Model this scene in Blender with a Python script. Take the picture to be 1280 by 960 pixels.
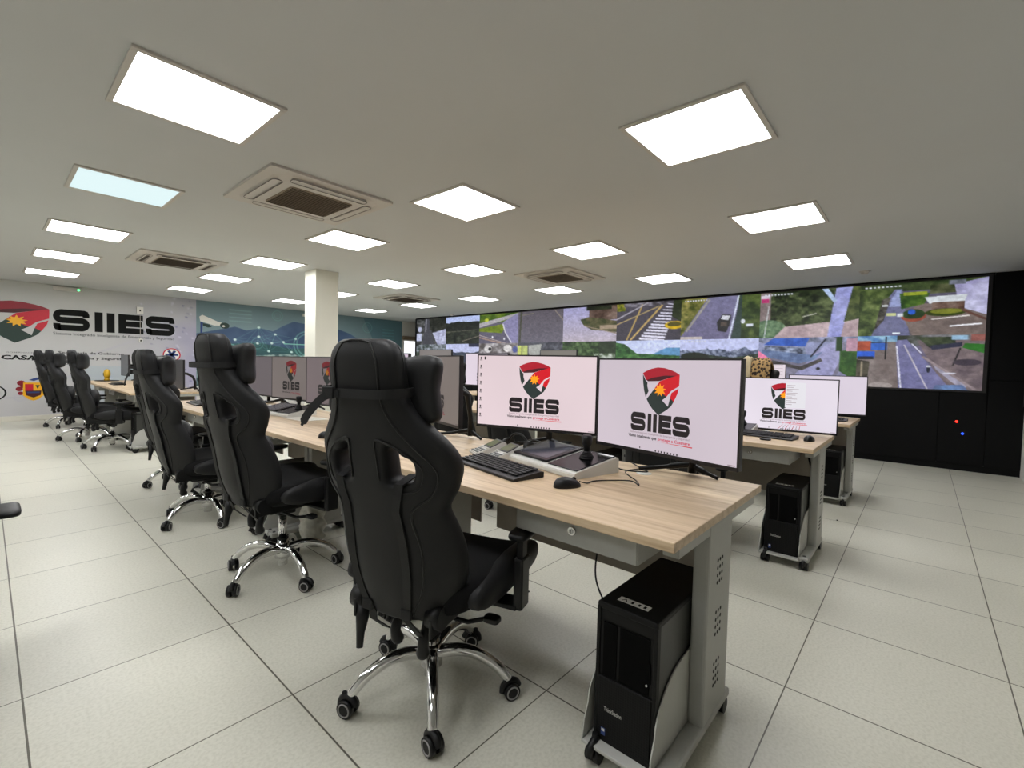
import bpy, bmesh, math, random
import numpy as np
from mathutils import Vector, Matrix
from mathutils.geometry import tessellate_polygon
random.seed(7)
for o in list(bpy.data.objects): bpy.data.objects.remove(o)
SC = bpy.context.scene
COL = SC.collection
R = math.radians
# ------------------------------------------------------------------ camera, world, exposure
EYE = Vector((0, 0, 1.2))
yaw, pit, rol = R(41.36), R(2.23), R(1.394)
fwd = Vector((math.cos(yaw) * math.cos(pit), math.sin(yaw) * math.cos(pit), -math.sin(pit)))
rgt = Vector((math.sin(yaw), -math.cos(yaw), 0))
upv = rgt.cross(fwd)
r2 = rgt * math.cos(rol) + upv * math.sin(rol)
u2 = upv * math.cos(rol) - rgt * math.sin(rol)
cd = bpy.data.cameras.new('camera'); cam = bpy.data.objects.new('camera', cd); COL.objects.link(cam)
cam.matrix_world = Matrix(((r2.x, u2.x, -fwd.x, EYE.x), (r2.y, u2.y, -fwd.y, EYE.y), (r2.z, u2.z, -fwd.z, EYE.z), (0, 0, 0, 1)))
cd.sensor_width = 36; cd.sensor_fit = 'HORIZONTAL'; cd.lens = 36 * 581.75 / 1280; cd.clip_start = 0.03; cd.clip_end = 100
SC.camera = cam
w = bpy.data.worlds.new('world'); SC.world = w; w.use_nodes = True
w.node_tree.nodes['Background'].inputs[0].default_value = (0.8, 0.85, 0.9, 1)
w.node_tree.nodes['Background'].inputs[1].default_value = 0.15
SC.view_settings.view_transform = 'Standard'; SC.view_settings.look = 'None'
SC.view_settings.gamma = 1; SC.view_settings.use_curve_mapping = False
SC.view_settings.exposure = 0.0
LAMP = 17.2          # radiance of the ceiling panels

# ------------------------------------------------------------------ materials
def lin(c):
    return tuple(((v / 255) / 12.92 if v / 255 <= .04045 else ((v / 255 + .055) / 1.055) ** 2.4) for v in c)
def nt(name):
    m = bpy.data.materials.new(name); m.use_nodes = True
    return m, m.node_tree.nodes, m.node_tree.links, m.node_tree.nodes['Principled BSDF']
def pm(name, col, rough=.5, metal=0, var=.06, scale=18, bump=0, bscale=200, spec=.5, stretch=None):
    """procedural surface: base colour with slight noise variation, optional bump"""
    m, N, L, b = nt(name)
    b.inputs['Roughness'].default_value = rough; b.inputs['Metallic'].default_value = metal
    b.inputs['Specular IOR Level'].default_value = spec
    tc = N.new('ShaderNodeTexCoord'); nz = N.new('ShaderNodeTexNoise'); nz.inputs['Scale'].default_value = scale
    nz.inputs['Detail'].default_value = 4
    mp = N.new('ShaderNodeMapping'); L.new(tc.outputs['Object'], mp.inputs[0]); L.new(mp.outputs[0], nz.inputs['Vector'])
    if stretch: mp.inputs['Scale'].default_value = stretch
    cr = N.new('ShaderNodeValToRGB'); c = col if isinstance(col[0], float) else lin(col)
    cr.color_ramp.elements[0].position = .3; cr.color_ramp.elements[1].position = .7
    cr.color_ramp.elements[0].color = tuple(v * (1 - var) for v in c) + (1,)
    cr.color_ramp.elements[1].color = tuple(min(1, v * (1 + var)) for v in c) + (1,)
    L.new(nz.outputs[0], cr.inputs[0]); L.new(cr.outputs[0], b.inputs['Base Color'])
    if bump:
        n2 = N.new('ShaderNodeTexNoise'); n2.inputs['Scale'].default_value = bscale
        L.new(tc.outputs['Object'], n2.inputs['Vector'])
        bp = N.new('ShaderNodeBump'); bp.inputs['Strength'].default_value = bump; bp.inputs['Distance'].default_value = .002
        L.new(n2.outputs[0], bp.inputs['Height']); L.new(bp.outputs[0], b.inputs['Normal'])
    return m
def em(name, col, s=1.0):
    m, N, L, b = nt(name)
    N.remove(b); e = N.new('ShaderNodeEmission'); c = col if isinstance(col[0], float) else lin(col)
    e.inputs[0].default_value = c + (1,); e.inputs[1].default_value = s
    L.new(e.outputs[0], N['Material Output'].inputs[0]); return m
def vcol_mat(name, emit=0, rough=.6):
    m, N, L, b = nt(name); a = N.new('ShaderNodeAttribute'); a.attribute_name = 'Col'
    if emit:
        b.inputs['Base Color'].default_value = (.01, .01, .01, 1); b.inputs['Roughness'].default_value = .5
        L.new(a.outputs['Color'], b.inputs['Emission Color']); b.inputs['Emission Strength'].default_value = emit
    else:
        L.new(a.outputs['Color'], b.inputs['Base Color']); b.inputs['Roughness'].default_value = rough
    return m

def floor_mat():
    m, N, L, b = nt('floor_tiles')
    tc = N.new('ShaderNodeTexCoord'); sp = N.new('ShaderNodeSeparateXYZ'); L.new(tc.outputs['Object'], sp.inputs[0])
    def mth(op, a, bb=None):
        n = N.new('ShaderNodeMath'); n.operation = op
        for i, v in enumerate((a, bb)):
            if v is None: continue
            if isinstance(v, (int, float)): n.inputs[i].default_value = v
            else: L.new(v, n.inputs[i])
        return n.outputs[0]
    def line(o, off, per, wd):
        f = mth('FRACT', mth('DIVIDE', mth('SUBTRACT', o, off - 50 * per), per))
        return mth('GREATER_THAN', mth('ABSOLUTE', mth('SUBTRACT', f, .5)), .5 - wd / per / 2)
    g = mth('MAXIMUM', line(sp.outputs[0], .719, .6455, .0058), line(sp.outputs[1], .342, .6525, .0045))
    # each tile a slightly different tone
    cx = mth('FLOOR', mth('DIVIDE', mth('SUBTRACT', sp.outputs[0], .719), .6455)); cy = mth('FLOOR', mth('DIVIDE', mth('SUBTRACT', sp.outputs[1], .342), .6525))
    cv = N.new('ShaderNodeCombineXYZ'); L.new(cx, cv.inputs[0]); L.new(cy, cv.inputs[1])
    wn = N.new('ShaderNodeTexWhiteNoise'); L.new(cv.outputs[0], wn.inputs['Vector'])
    n1 = N.new('ShaderNodeTexNoise'); n1.inputs['Scale'].default_value = 95; n1.inputs['Detail'].default_value = 3
    n2 = N.new('ShaderNodeTexNoise'); n2.inputs['Scale'].default_value = 2.2; n2.inputs['Detail'].default_value = 5
    L.new(tc.outputs['Object'], n1.inputs['Vector']); L.new(tc.outputs['Object'], n2.inputs['Vector'])
    cr = N.new('ShaderNodeValToRGB')
    cr.color_ramp.elements[0].position = .28; cr.color_ramp.elements[0].color = lin((203, 201, 186)) + (1,)
    cr.color_ramp.elements[1].position = .6; cr.color_ramp.elements[1].color = lin((217, 215, 201)) + (1,)
    L.new(n1.outputs[0], cr.inputs[0])
    mx = N.new('ShaderNodeMix'); mx.data_type = 'RGBA'; mx.blend_type = 'MULTIPLY'; mx.inputs[0].default_value = 1
    v = mth('ADD', mth('MULTIPLY', wn.outputs[0], .05), mth('ADD', mth('MULTIPLY', n2.outputs[0], .10), .87))
    cc = N.new('ShaderNodeCombineColor')
    for i in range(3): L.new(v, cc.inputs[i])
    L.new(cr.outputs[0], mx.inputs[6]); L.new(cc.outputs[0], mx.inputs[7])
    m2 = N.new('ShaderNodeMix'); m2.data_type = 'RGBA'; L.new(g, m2.inputs[0]); L.new(mx.outputs[2], m2.inputs[6])
    m2.inputs[7].default_value = lin((92, 88, 76)) + (1,)
    L.new(m2.outputs[2], b.inputs['Base Color'])
    b.inputs['Roughness'].default_value = .34; b.inputs['Specular IOR Level'].default_value = .3
    return m
def wood_mat():
    m, N, L, b = nt('light_oak_laminate')
    tc = N.new('ShaderNodeTexCoord'); mp = N.new('ShaderNodeMapping'); mp.inputs['Scale'].default_value = (22, 1.1, 22)
    L.new(tc.outputs['Object'], mp.inputs[0])
    nz = N.new('ShaderNodeTexNoise'); nz.inputs['Scale'].default_value = 1.6; nz.inputs['Detail'].default_value = 6; nz.inputs['Roughness'].default_value = .65
    L.new(mp.outputs[0], nz.inputs['Vector'])
    cr = N.new('ShaderNodeValToRGB'); E = cr.color_ramp.elements
    E[0].position = .3; E[0].color = lin((168, 142, 112)) + (1,); E[1].position = .72; E[1].color = lin((214, 192, 162)) + (1,)
    e = E.new(.5); e.color = lin((196, 172, 140)) + (1,)
    L.new(nz.outputs[0], cr.inputs[0]); L.new(cr.outputs[0], b.inputs['Base Color'])
    b.inputs['Roughness'].default_value = .42; return m
def perf_mat():
    m, N, L, b = nt('perforated_black_bezel')
    tc = N.new('ShaderNodeTexCoord'); vo = N.new('ShaderNodeTexVoronoi'); vo.inputs['Scale'].default_value = 130
    vo.inputs['Randomness'].default_value = 0; L.new(tc.outputs['Object'], vo.inputs['Vector'])
    cr = N.new('ShaderNodeValToRGB'); cr.color_ramp.elements[0].position = .3; cr.color_ramp.elements[0].color = (.001, .001, .001, 1)
    cr.color_ramp.elements[1].position = .45; cr.color_ramp.elements[1].color = (.007, .007, .007, 1)
    L.new(vo.outputs['Distance'], cr.inputs[0]); L.new(cr.outputs[0], b.inputs['Base Color']); b.inputs['Roughness'].default_value = .6; b.inputs['Specular IOR Level'].default_value = .2
    return m
def leopard_mat():
    m, N, L, b = nt('leopard_print_cloth')
    tc = N.new('ShaderNodeTexCoord'); vo = N.new('ShaderNodeTexVoronoi'); vo.inputs['Scale'].default_value = 38
    L.new(tc.outputs['Object'], vo.inputs['Vector'])
    cr = N.new('ShaderNodeValToRGB'); E = cr.color_ramp.elements
    E[0].position = .38; E[0].color = (.02, .01, .006, 1); E[1].position = .52; E[1].color = lin((160, 130, 84)) + (1,)
    L.new(vo.outputs['Distance'], cr.inputs[0]); L.new(cr.outputs[0], b.inputs['Base Color']); b.inputs['Roughness'].default_value = .9
    return m
def ceil_mat():
    return pm('painted_ceiling', (196, 198, 197), .85, var=.02, scale=.7)

M = dict(
    floor=floor_mat(), ceil=ceil_mat(), wall=pm('painted_wall', (208, 206, 200), .8, var=.02, scale=1),
    white=pm('white_paint', (226, 224, 216), .6, var=.02), column=pm('column_paint', (222, 221, 208), .6, var=.01, scale=2),
    base=pm('white_skirting', (214, 210, 198), .4, var=.02), wood=wood_mat(),
    grey=pm('grey_powder_coat', (158, 158, 152), .42, var=.02, scale=40, bump=.05), dgrey=pm('dark_grey_metal', (70, 70, 68), .5, var=.03),
    lgrey=pm('light_grey_metal', (176, 176, 170), .4, var=.02), taupe=pm('taupe_panel', (150, 143, 132), .6, var=.03), hole2=pm('matte_black_bay', (3, 3, 3), .8, var=.02, spec=.1), hole=pm('dark_hole', (22, 22, 20), .9, var=.01),
    leather=pm('black_leatherette', (29, 29, 30), .5, var=.08, scale=9, bump=.2, bscale=420, spec=.26),
    seat=pm('black_fabric', (15, 15, 16), .85, var=.1, bump=.3, bscale=300, spec=.2),
    pipe=pm('black_piping', (8, 8, 8), .5, var=.05), strap=pm('black_webbing', (4, 4, 5), .7, var=.1, scale=120, bump=.3),
    plastic=pm('black_plastic', (14, 14, 15), .42, var=.05, spec=.35), gloss=pm('glossy_black', (4, 4, 5), .22, var=.02, spec=.35),
    bezel=pm('black_bezel', (22, 18, 20), .4, var=.03), chrome=pm('polished_chrome', (225, 225, 225), .09, 1, var=.02),
    steel=pm('brushed_steel', (190, 190, 188), .28, 1, var=.03), ring=pm('grey_wheel_ring', (150, 148, 146), .45, var=.03),
    key=pm('black_key', (22, 22, 24), .5, var=.04), perf=perf_mat(), tower=pm('black_case_metal', (7, 7, 7), .5, var=.05, spec=.25),
    towers=pm('dark_case_side', (48, 48, 45), .4, var=.03),
    cab=pm('black_cladding', (9, 9, 10), .5, var=.06, scale=2, spec=.15), acb=pm('ac_white_plastic', (194, 189, 182), .5, var=.01),
    acg=pm('ac_grille_brown', (132, 118, 100), .6, var=.05), line=pm('dark_gap', (70, 62, 54), .8, var=.01),
    trim=pm('light_frame', (196, 192, 184), .5, var=.01), paper=pm('white_paper', (232, 228, 218), .8, var=.02),
    bag=pm('clear_bag_plastic', (186, 184, 172), .3, var=.1, scale=30), lcd=pm('green_lcd', (104, 110, 78), .25, var=.05),
    silver=pm('silver_plastic', (208, 207, 201), .35, var=.03), keyg=pm('grey_keys', (120, 124, 124), .5, var=.04),
    tablet=pm('dark_touch_glass', (62, 64, 76), .12, var=.03), yellow=pm('yellow_badge', (214, 170, 30), .45, var=.08, scale=60),
    leopard=leopard_mat(), cream=pm('cream_cloth', (182, 168, 136), .9, var=.06), brown=pm('brown_roller_box', (120, 104, 84), .6, var=.03),
    cell=vcol_mat('video_wall_picture', 1.0), print=vcol_mat('wall_print', 0, .55),
    ink=pm('black_print', (26, 27, 26), .7, var=.02, spec=.1), inkg=pm('grey_print', (84, 86, 88), .5, var=.02), red=pm('red_print', (196, 18, 44), .45, var=.03),
    dred=pm('dark_red_print', (140, 14, 34), .45, var=.03), star=pm('yellow_print', (240, 176, 20), .45, var=.02), green=pm('dark_green_print', (26, 52, 44), .5, var=.03),
    maroon=pm('maroon_fold', (66, 10, 18), .5, var=.03), blue=pm('blue_print', (36, 60, 120), .5, var=.02), teal=pm('pale_teal_lines', (150, 190, 190), .6, var=.02),
    lamp=em('lamp_diffuser', (.98, .985, 1.0), LAMP), lampc=em('lamp_diffuser_cool', (.78, .95, .96), 1.0),
    glow=em('window_daylight', (.95, .97, 1.0), 1.3), greenled=em('green_led', (90, 255, 150), 3), redled=em('red_led', (255, 40, 30), 6), blueled=em('blue_led', (40, 80, 255), 3),
)
# ------------------------------------------------------------------ mesh helpers
def bx(bm, x0, x1, y0, y1, z0, z1, mi=0, bev=0, seg=2):
    t = bmesh.new()
    vs = [t.verts.new((x, y, z)) for x in (x0, x1) for y in (y0, y1) for z in (z0, z1)]
    for f in ((0, 1, 3, 2), (4, 6, 7, 5), (0, 4, 5, 1), (2, 3, 7, 6), (0, 2, 6, 4), (1, 5, 7, 3)): t.faces.new([vs[i] for i in f])
    if bev: bmesh.ops.bevel(t, geom=list(t.edges), offset=bev, segments=seg, profile=.5, affect='EDGES')
    return merge(bm, t, mi)
def merge(bm, t, mi=0, mat=None):
    out = []; mp = {}
    t.normal_update()
    for v in t.verts:
        nv = bm.verts.new(mat @ v.co if mat else v.co); mp[v] = nv; out.append(nv)
    for f in t.faces:
        try:
            nf = bm.faces.new([mp[v] for v in f.verts]); nf.material_index = mi if mi is not None else f.material_index; nf.smooth = f.smooth
        except ValueError: pass
    t.free(); return out
def frame(d):
    d = d.normalized(); a = Vector((0, 0, 1)) if abs(d.z) < .9 else Vector((1, 0, 0))
    x = d.cross(a).normalized(); return x, d.cross(x).normalized()
def tube(bm, pts, r, mi=0, n=10, cap=True, closed=False):
    pts = [Vector(p) for p in pts]; rs = r if isinstance(r, (list, tuple)) else [r] * len(pts)
    rings = []; px = None
    for i, p in enumerate(pts):
        if closed: d = pts[(i + 1) % len(pts)] - pts[i - 1]
        else: d = pts[min(i + 1, len(pts) - 1)] - pts[max(i - 1, 0)]
        d.normalize()
        if px is None: x, y = frame(d)
        else:
            x = (px - d * px.dot(d)).normalized(); y = d.cross(x)
        px = x
        rings.append([bm.verts.new(p + (x * math.cos(a) + y * math.sin(a)) * rs[i]) for a in [2 * math.pi * k / n for k in range(n)]])
    m = len(rings)
    for i in range(m if closed else m - 1):
        a, b = rings[i], rings[(i + 1) % m]
        for k in range(n):
            f = bm.faces.new((a[k], a[(k + 1) % n], b[(k + 1) % n], b[k])); f.smooth = True; f.material_index = mi
    if cap and not closed:
        for q in (rings[0][::-1], rings[-1]):
            f = bm.faces.new(q); f.material_index = mi
def cyl(bm, p0, p1, r0, r1=None, mi=0, n=20): tube(bm, [p0, p1], [r0, r0 if r1 is None else r1], mi, n)
def ribbon(bm, pts, wv, th, mi=0):
    """flat strap: section wv (half-width vector or list) by th along pts"""
    pts = [Vector(p) for p in pts]; prev = None
    for i, p in enumerate(pts):
        wvi = Vector(wv[i]) if isinstance(wv, list) else Vector(wv)
        d = (pts[min(i + 1, len(pts) - 1)] - pts[max(i - 1, 0)]).normalized(); n = d.cross(wvi).normalized() * th / 2
        q = [bm.verts.new(p + wvi + n), bm.verts.new(p - wvi + n), bm.verts.new(p - wvi - n), bm.verts.new(p + wvi - n)]
        if prev:
            for k in range(4): bm.faces.new((prev[k], prev[(k + 1) % 4], q[(k + 1) % 4], q[k])).material_index = mi
        else: bm.faces.new(q[::-1]).material_index = mi
        prev = q
    bm.faces.new(prev).material_index = mi
def smoothpath(pts, n=6, closed=False):
    pts = [Vector(p) for p in pts]; out = []; m = len(pts)
    for i in range(m if closed else m - 1):
        if closed: p = [pts[(i + k) % m] for k in (-1, 0, 1, 2)]
        else: p = [pts[max(i - 1, 0)], pts[i], pts[i + 1], pts[min(i + 2, m - 1)]]
        for k in range(n):
            t = k / n
            out.append(.5 * ((2 * p[1]) + (p[2] - p[0]) * t + (2 * p[0] - 5 * p[1] + 4 * p[2] - p[3]) * t * t + (3 * p[1] - p[0] - 3 * p[2] + p[3]) * t ** 3))
    if not closed: out.append(pts[-1])
    return out
def superell(bm, c, rx, ry, rz, e1=.5, e2=.5, mi=0, nu=28, nv=16, fn=None):
    def s(v, e): return math.copysign(abs(v) ** e, v)
    g = []
    for j in range(nv + 1):
        ph = -math.pi / 2 + math.pi * j / nv; row = []
        for i in range(nu):
            th = 2 * math.pi * i / nu
            p = Vector((rx * s(math.cos(ph), e1) * s(math.cos(th), e2), ry * s(math.cos(ph), e1) * s(math.sin(th), e2), rz * s(math.sin(ph), e1)))
            if fn: p = fn(p)
            row.append(bm.verts.new(Vector(c) + p))
        g.append(row)
    for j in range(nv):
        for i in range(nu):
            a, b, cc, d = g[j][i], g[j][(i + 1) % nu], g[j + 1][(i + 1) % nu], g[j + 1][i]
            try: f = bm.faces.new((a, b, cc, d)); f.smooth = True; f.material_index = mi
            except ValueError: pass
def extr(bm, poly, axis, a0, a1, mi=0, smooth=False):
    """polygon (2D list) extruded along axis 'x','y','z' between a0 and a1"""
    def P(p, a): return {'x': (a, p[0], p[1]), 'y': (p[0], a, p[1]), 'z': (p[0], p[1], a)}[axis]
    v0 = [bm.verts.new(P(p, a0)) for p in poly]; v1 = [bm.verts.new(P(p, a1)) for p in poly]
    bm.faces.new(v0).material_index = mi; bm.faces.new(v1[::-1]).material_index = mi
    for i in range(len(poly)):
        f = bm.faces.new((v0[i], v1[i], v1[(i + 1) % len(poly)], v0[(i + 1) % len(poly)])); f.material_index = mi; f.smooth = smooth
def obj(name, bm, mats, parent=None, loc=None, rot=None, smooth=None, recalc=True):
    if recalc: bmesh.ops.recalc_face_normals(bm, faces=bm.faces[:])
    if smooth is not None:
        for f in bm.faces: f.smooth = smooth
    me = bpy.data.meshes.new(name); bm.to_mesh(me); bm.free()
    for m in (mats if isinstance(mats, (list, tuple)) else [mats]): me.materials.append(m if not isinstance(m, str) else M[m])
    o = bpy.data.objects.new(name, me); COL.objects.link(o)
    if parent: o.parent = parent
    if loc is not None: o.location = loc
    if rot is not None: o.rotation_euler = rot
    return o
def tag(o, label=None, cat=None, group=None, kind=None):
    if label: o['label'] = label
    if cat: o['category'] = cat
    if group: o['group'] = group
    if kind: o['kind'] = kind
    return o
def thing(name, label, cat, loc=(0, 0, 0), rz=0, group=None):
    o = bpy.data.objects.new(name, None); COL.objects.link(o); o.empty_display_size = .1
    o.location = loc; o.rotation_euler = (0, 0, rz); return tag(o, label, cat, group)
def kids(o): return [c for c in bpy.data.objects if c.parent == o]
def dup(root, loc, rz=None, label=None, group=None, skip=()):
    def rec(o, par):
        c = o.copy(); COL.objects.link(c)
        if par: c.parent = par
        for k in kids(o):
            if k.name.split('.')[0] not in skip: rec(k, c)
        return c
    r = rec(root, None); r.location = loc
    if rz is not None: r.rotation_euler = (0, 0, rz)
    if label: r['label'] = label
    if group: r['group'] = group
    return r
def struct(name, bm, mat, label=None):
    o = obj(name, bm, mat); o['kind'] = 'structure'
    if label: o['label'] = label
    return o
def plane_box(x0, x1, y0, y1, z0, z1):
    b = bmesh.new(); bx(b, x0, x1, y0, y1, z0, z1); return b

# ------------------------------------------------------------------ the room
XL, XV, XR = -2.9, 8.24, 9.45      # left wall, face of the video wall, wall behind it
YB, YF, YR = -3.0, 12.1, -.935     # behind camera, logo wall, side wall right
H = 2.492
struct('floor', plane_box(XL - .1, XR + .1, YB - .1, YF + .1, -.08, 0), 'floor', 'pale speckled square floor tiles')
struct('ceiling', plane_box(XL - .1, XR + .1, YB - .1, YF + .1, H, H + .1), 'ceil', 'plain greige plaster ceiling')
struct('wall_left', plane_box(XL - .1, XL, YB, YF, 0, H), 'wall')
struct('wall_rear', plane_box(XL - .1, 2.0, YB - .1, YB, 0, H), 'wall')
b = bmesh.new(); bx(b, 1.9, 2.0, YB, YR, 0, H); bx(b, 2.0, XR + .1, YR - .1, YR, 0, H)
struct('wall_right', b, 'wall')
b = bmesh.new()     # far wall with an opening for the high window
WX0, WX1, WZ0, WZ1 = 8.60, 9.25, 1.15, 1.93
bx(b, XL - .1, WX0, YF, YF + .1, 0, H); bx(b, WX1, XR + .1, YF, YF + .1, 0, H); bx(b, WX0, WX1, YF, YF + .1, 0, WZ0); bx(b, WX0, WX1, YF, YF + .1, WZ1, H)
struct('wall_far', b, 'wall', 'far wall with printed graphics')
struct('wall_side', plane_box(XR, XR + .1, YR - .1, YF + .1, 0, H), 'wall')
b = bmesh.new(); bx(b, XL, 8.2, YF - .018, YF, 0, .09, bev=.004); struct('baseboard_far', b, 'base', 'white skirting under the printed wall')
b = bmesh.new(); bx(b, WX0, WX1, YF + .05, YF + .06, WZ0, WZ1); 
wn = struct('window_1', b, 'glow', 'bright frosted window beside the video wall')
b = bmesh.new()
for a in ((WX0, WX0 + .03, WZ0, WZ1), (WX1 - .03, WX1, WZ0, WZ1), (WX0, WX1, WZ0, WZ0 + .03), (WX0, WX1, WZ1 - .03, WZ1)): bx(b, a[0], a[1], YF - .01, YF + .05, a[2], a[3])
obj('window_frame', b, 'white', wn)
b = bmesh.new(); bx(b, WX0 - .04, WX1 + .04, YF - .09, YF - .001, WZ1, WZ1 + .11, bev=.01)
obj('blind_box', b, 'brown', wn)
b = bmesh.new(); bx(b, 3.09, 3.43, 6.43, 6.76, 0, H, bev=.004)
struct('column', b, 'column', 'square white column rising between the desk rows')
# white jamb low on the right corner
b = bmesh.new(); bx(b, 7.4, XV, YR, YR + .012, .86, H - .001); struct('trim_1', b, 'cab', 'black upper cladding turning the right corner')

# ------------------------------------------------------------------ painter (numpy pictures stored as vertex colours)
class Pic:
    def __init__(s, w, h, top, bot=None, seed=0):
        w, h = w * 2, h * 2; s.w, s.h = w, h; s.rng = np.random.RandomState(seed)
        s.x, s.y = np.meshgrid((np.arange(w) + .5) / w, (np.arange(h) + .5) / h)
        t = s.y[..., None]; s.a = np.array(top, float) * (1 - t) + np.array(bot or top, float) * t
    def noise(s, sc, oc=3):
        out = np.zeros((s.h, s.w)); amp = 1; tot = 0
        for o in range(oc):
            gx, gy = max(2, int(sc * 2 ** o)), max(2, int(sc * 2 ** o * s.h / s.w) + 1)
            g = s.rng.rand(gy + 2, gx + 2); fx, fy = s.x * gx, s.y * gy; ix, iy = fx.astype(int), fy.astype(int); fx -= ix; fy -= iy
            fx = fx * fx * (3 - 2 * fx); fy = fy * fy * (3 - 2 * fy)
            out += amp * ((g[iy, ix] * (1 - fx) + g[iy, ix + 1] * fx) * (1 - fy) + (g[iy + 1, ix] * (1 - fx) + g[iy + 1, ix + 1] * fx) * fy); tot += amp; amp *= .6
        return out / tot
    def mask(s, pts):
        m = np.zeros((s.h, s.w), bool); n = len(pts)
        for i in range(n):
            (x0, y0), (x1, y1) = pts[i], pts[(i + 1) % n]
            if y0 == y1: continue
            c = ((y0 <= s.y) != (y1 <= s.y)) & (s.x < (x1 - x0) * (s.y - y0) / (y1 - y0) + x0); m ^= c
        return m
    def poly(s, pts, c, c2=None, sc=0, alpha=1):
        m = s.mask(pts) if not isinstance(pts, np.ndarray) else pts
        col = np.broadcast_to(np.array(c, float), s.a.shape)
        if c2 is not None:
            n = np.clip((s.noise(sc or 14) - .25) * 2, 0, 1)[..., None]; col = np.array(c, float) * (1 - n) + np.array(c2, float) * n
        s.a[m] = s.a[m] * (1 - alpha) + col[m] * alpha; return s
    def line(s, p, q, wd, c, alpha=1):
        dx, dy = q[0] - p[0], q[1] - p[1]; asp = s.h / s.w; L = math.hypot(dx, dy * asp) or 1; nx, ny = -dy * asp / L * wd, dx / L * wd / asp
        return s.poly([(p[0] + nx, p[1] + ny), (q[0] + nx, q[1] + ny), (q[0] - nx, q[1] - ny), (p[0] - nx, p[1] - ny)], c, alpha=alpha)
    def ell(s, cx, cy, rx, ry, c, c2=None, sc=0, alpha=1): return s.poly((((s.x - cx) / rx) ** 2 + ((s.y - cy) / ry) ** 2 < 1), c, c2, sc, alpha)
    def ring(s, cx, cy, rx, ry, t, c, alpha=1):
        d = np.sqrt(((s.x - cx) / rx) ** 2 + ((s.y - cy) / ry) ** 2); return s.poly(np.abs(d - 1) < t, c, alpha=alpha)
    def rect(s, x0, y0, x1, y1, c, c2=None, sc=0, alpha=1): return s.poly([(x0, y0), (x1, y0), (x1, y1), (x0, y1)], c, c2, sc, alpha)
    def ridge(s, y0, amp, c, c2=None, sc=6, seed=1, det=14):
        n = s.noise(sc, 3)[0]; return s.poly(s.y > (y0 - amp * (n - .5) * 2)[None, :] if False else (s.y > (y0 - amp * (n[None, :] - .5) * 2)), c, c2, det)
    def grain(s, k): s.a += (s.rng.rand(s.h, s.w, 1) - .5) * k; return s
def picture(name, pic, org, ux, uz, mat, parent, gain=1.0):
    """grid mesh whose vertices carry the picture; org = top-left corner, ux to the right, uz downwards"""
    h, wd = pic.h // 2, pic.w // 2; a = np.clip(pic.a.reshape(h, 2, wd, 2, 3).mean((1, 3)), 0, 255) / 255; L = np.where(a <= .04045, a / 12.92, ((a + .055) / 1.055) ** 2.4) * gain
    org, ux, uz = np.array(org, float), np.array(ux, float), np.array(uz, float)
    u = np.linspace(0, 1, wd); v = np.linspace(0, 1, h); U, V = np.meshgrid(u, v)
    co = org + U[..., None] * ux + V[..., None] * uz
    idx = np.arange(h * wd).reshape(h, wd)
    F = np.stack([idx[:-1, :-1], idx[1:, :-1], idx[1:, 1:], idx[:-1, 1:]], -1).reshape(-1, 4)
    me = bpy.data.meshes.new(name); me.from_pydata(co.reshape(-1, 3).tolist(), [], F.tolist())
    at = me.color_attributes.new('Col', 'FLOAT_COLOR', 'POINT')
    at.data.foreach_set('color', np.concatenate([L.reshape(-1, 3), np.ones((h * wd, 1))], 1).ravel())
    me.materials.append(mat); o = bpy.data.objects.new(name, me); COL.objects.link(o)
    if parent: o.parent = parent
    return o
GR, GR2, RD, SK = (38, 62, 30), (104, 124, 74), (120, 118, 142), (196, 206, 240)
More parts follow.
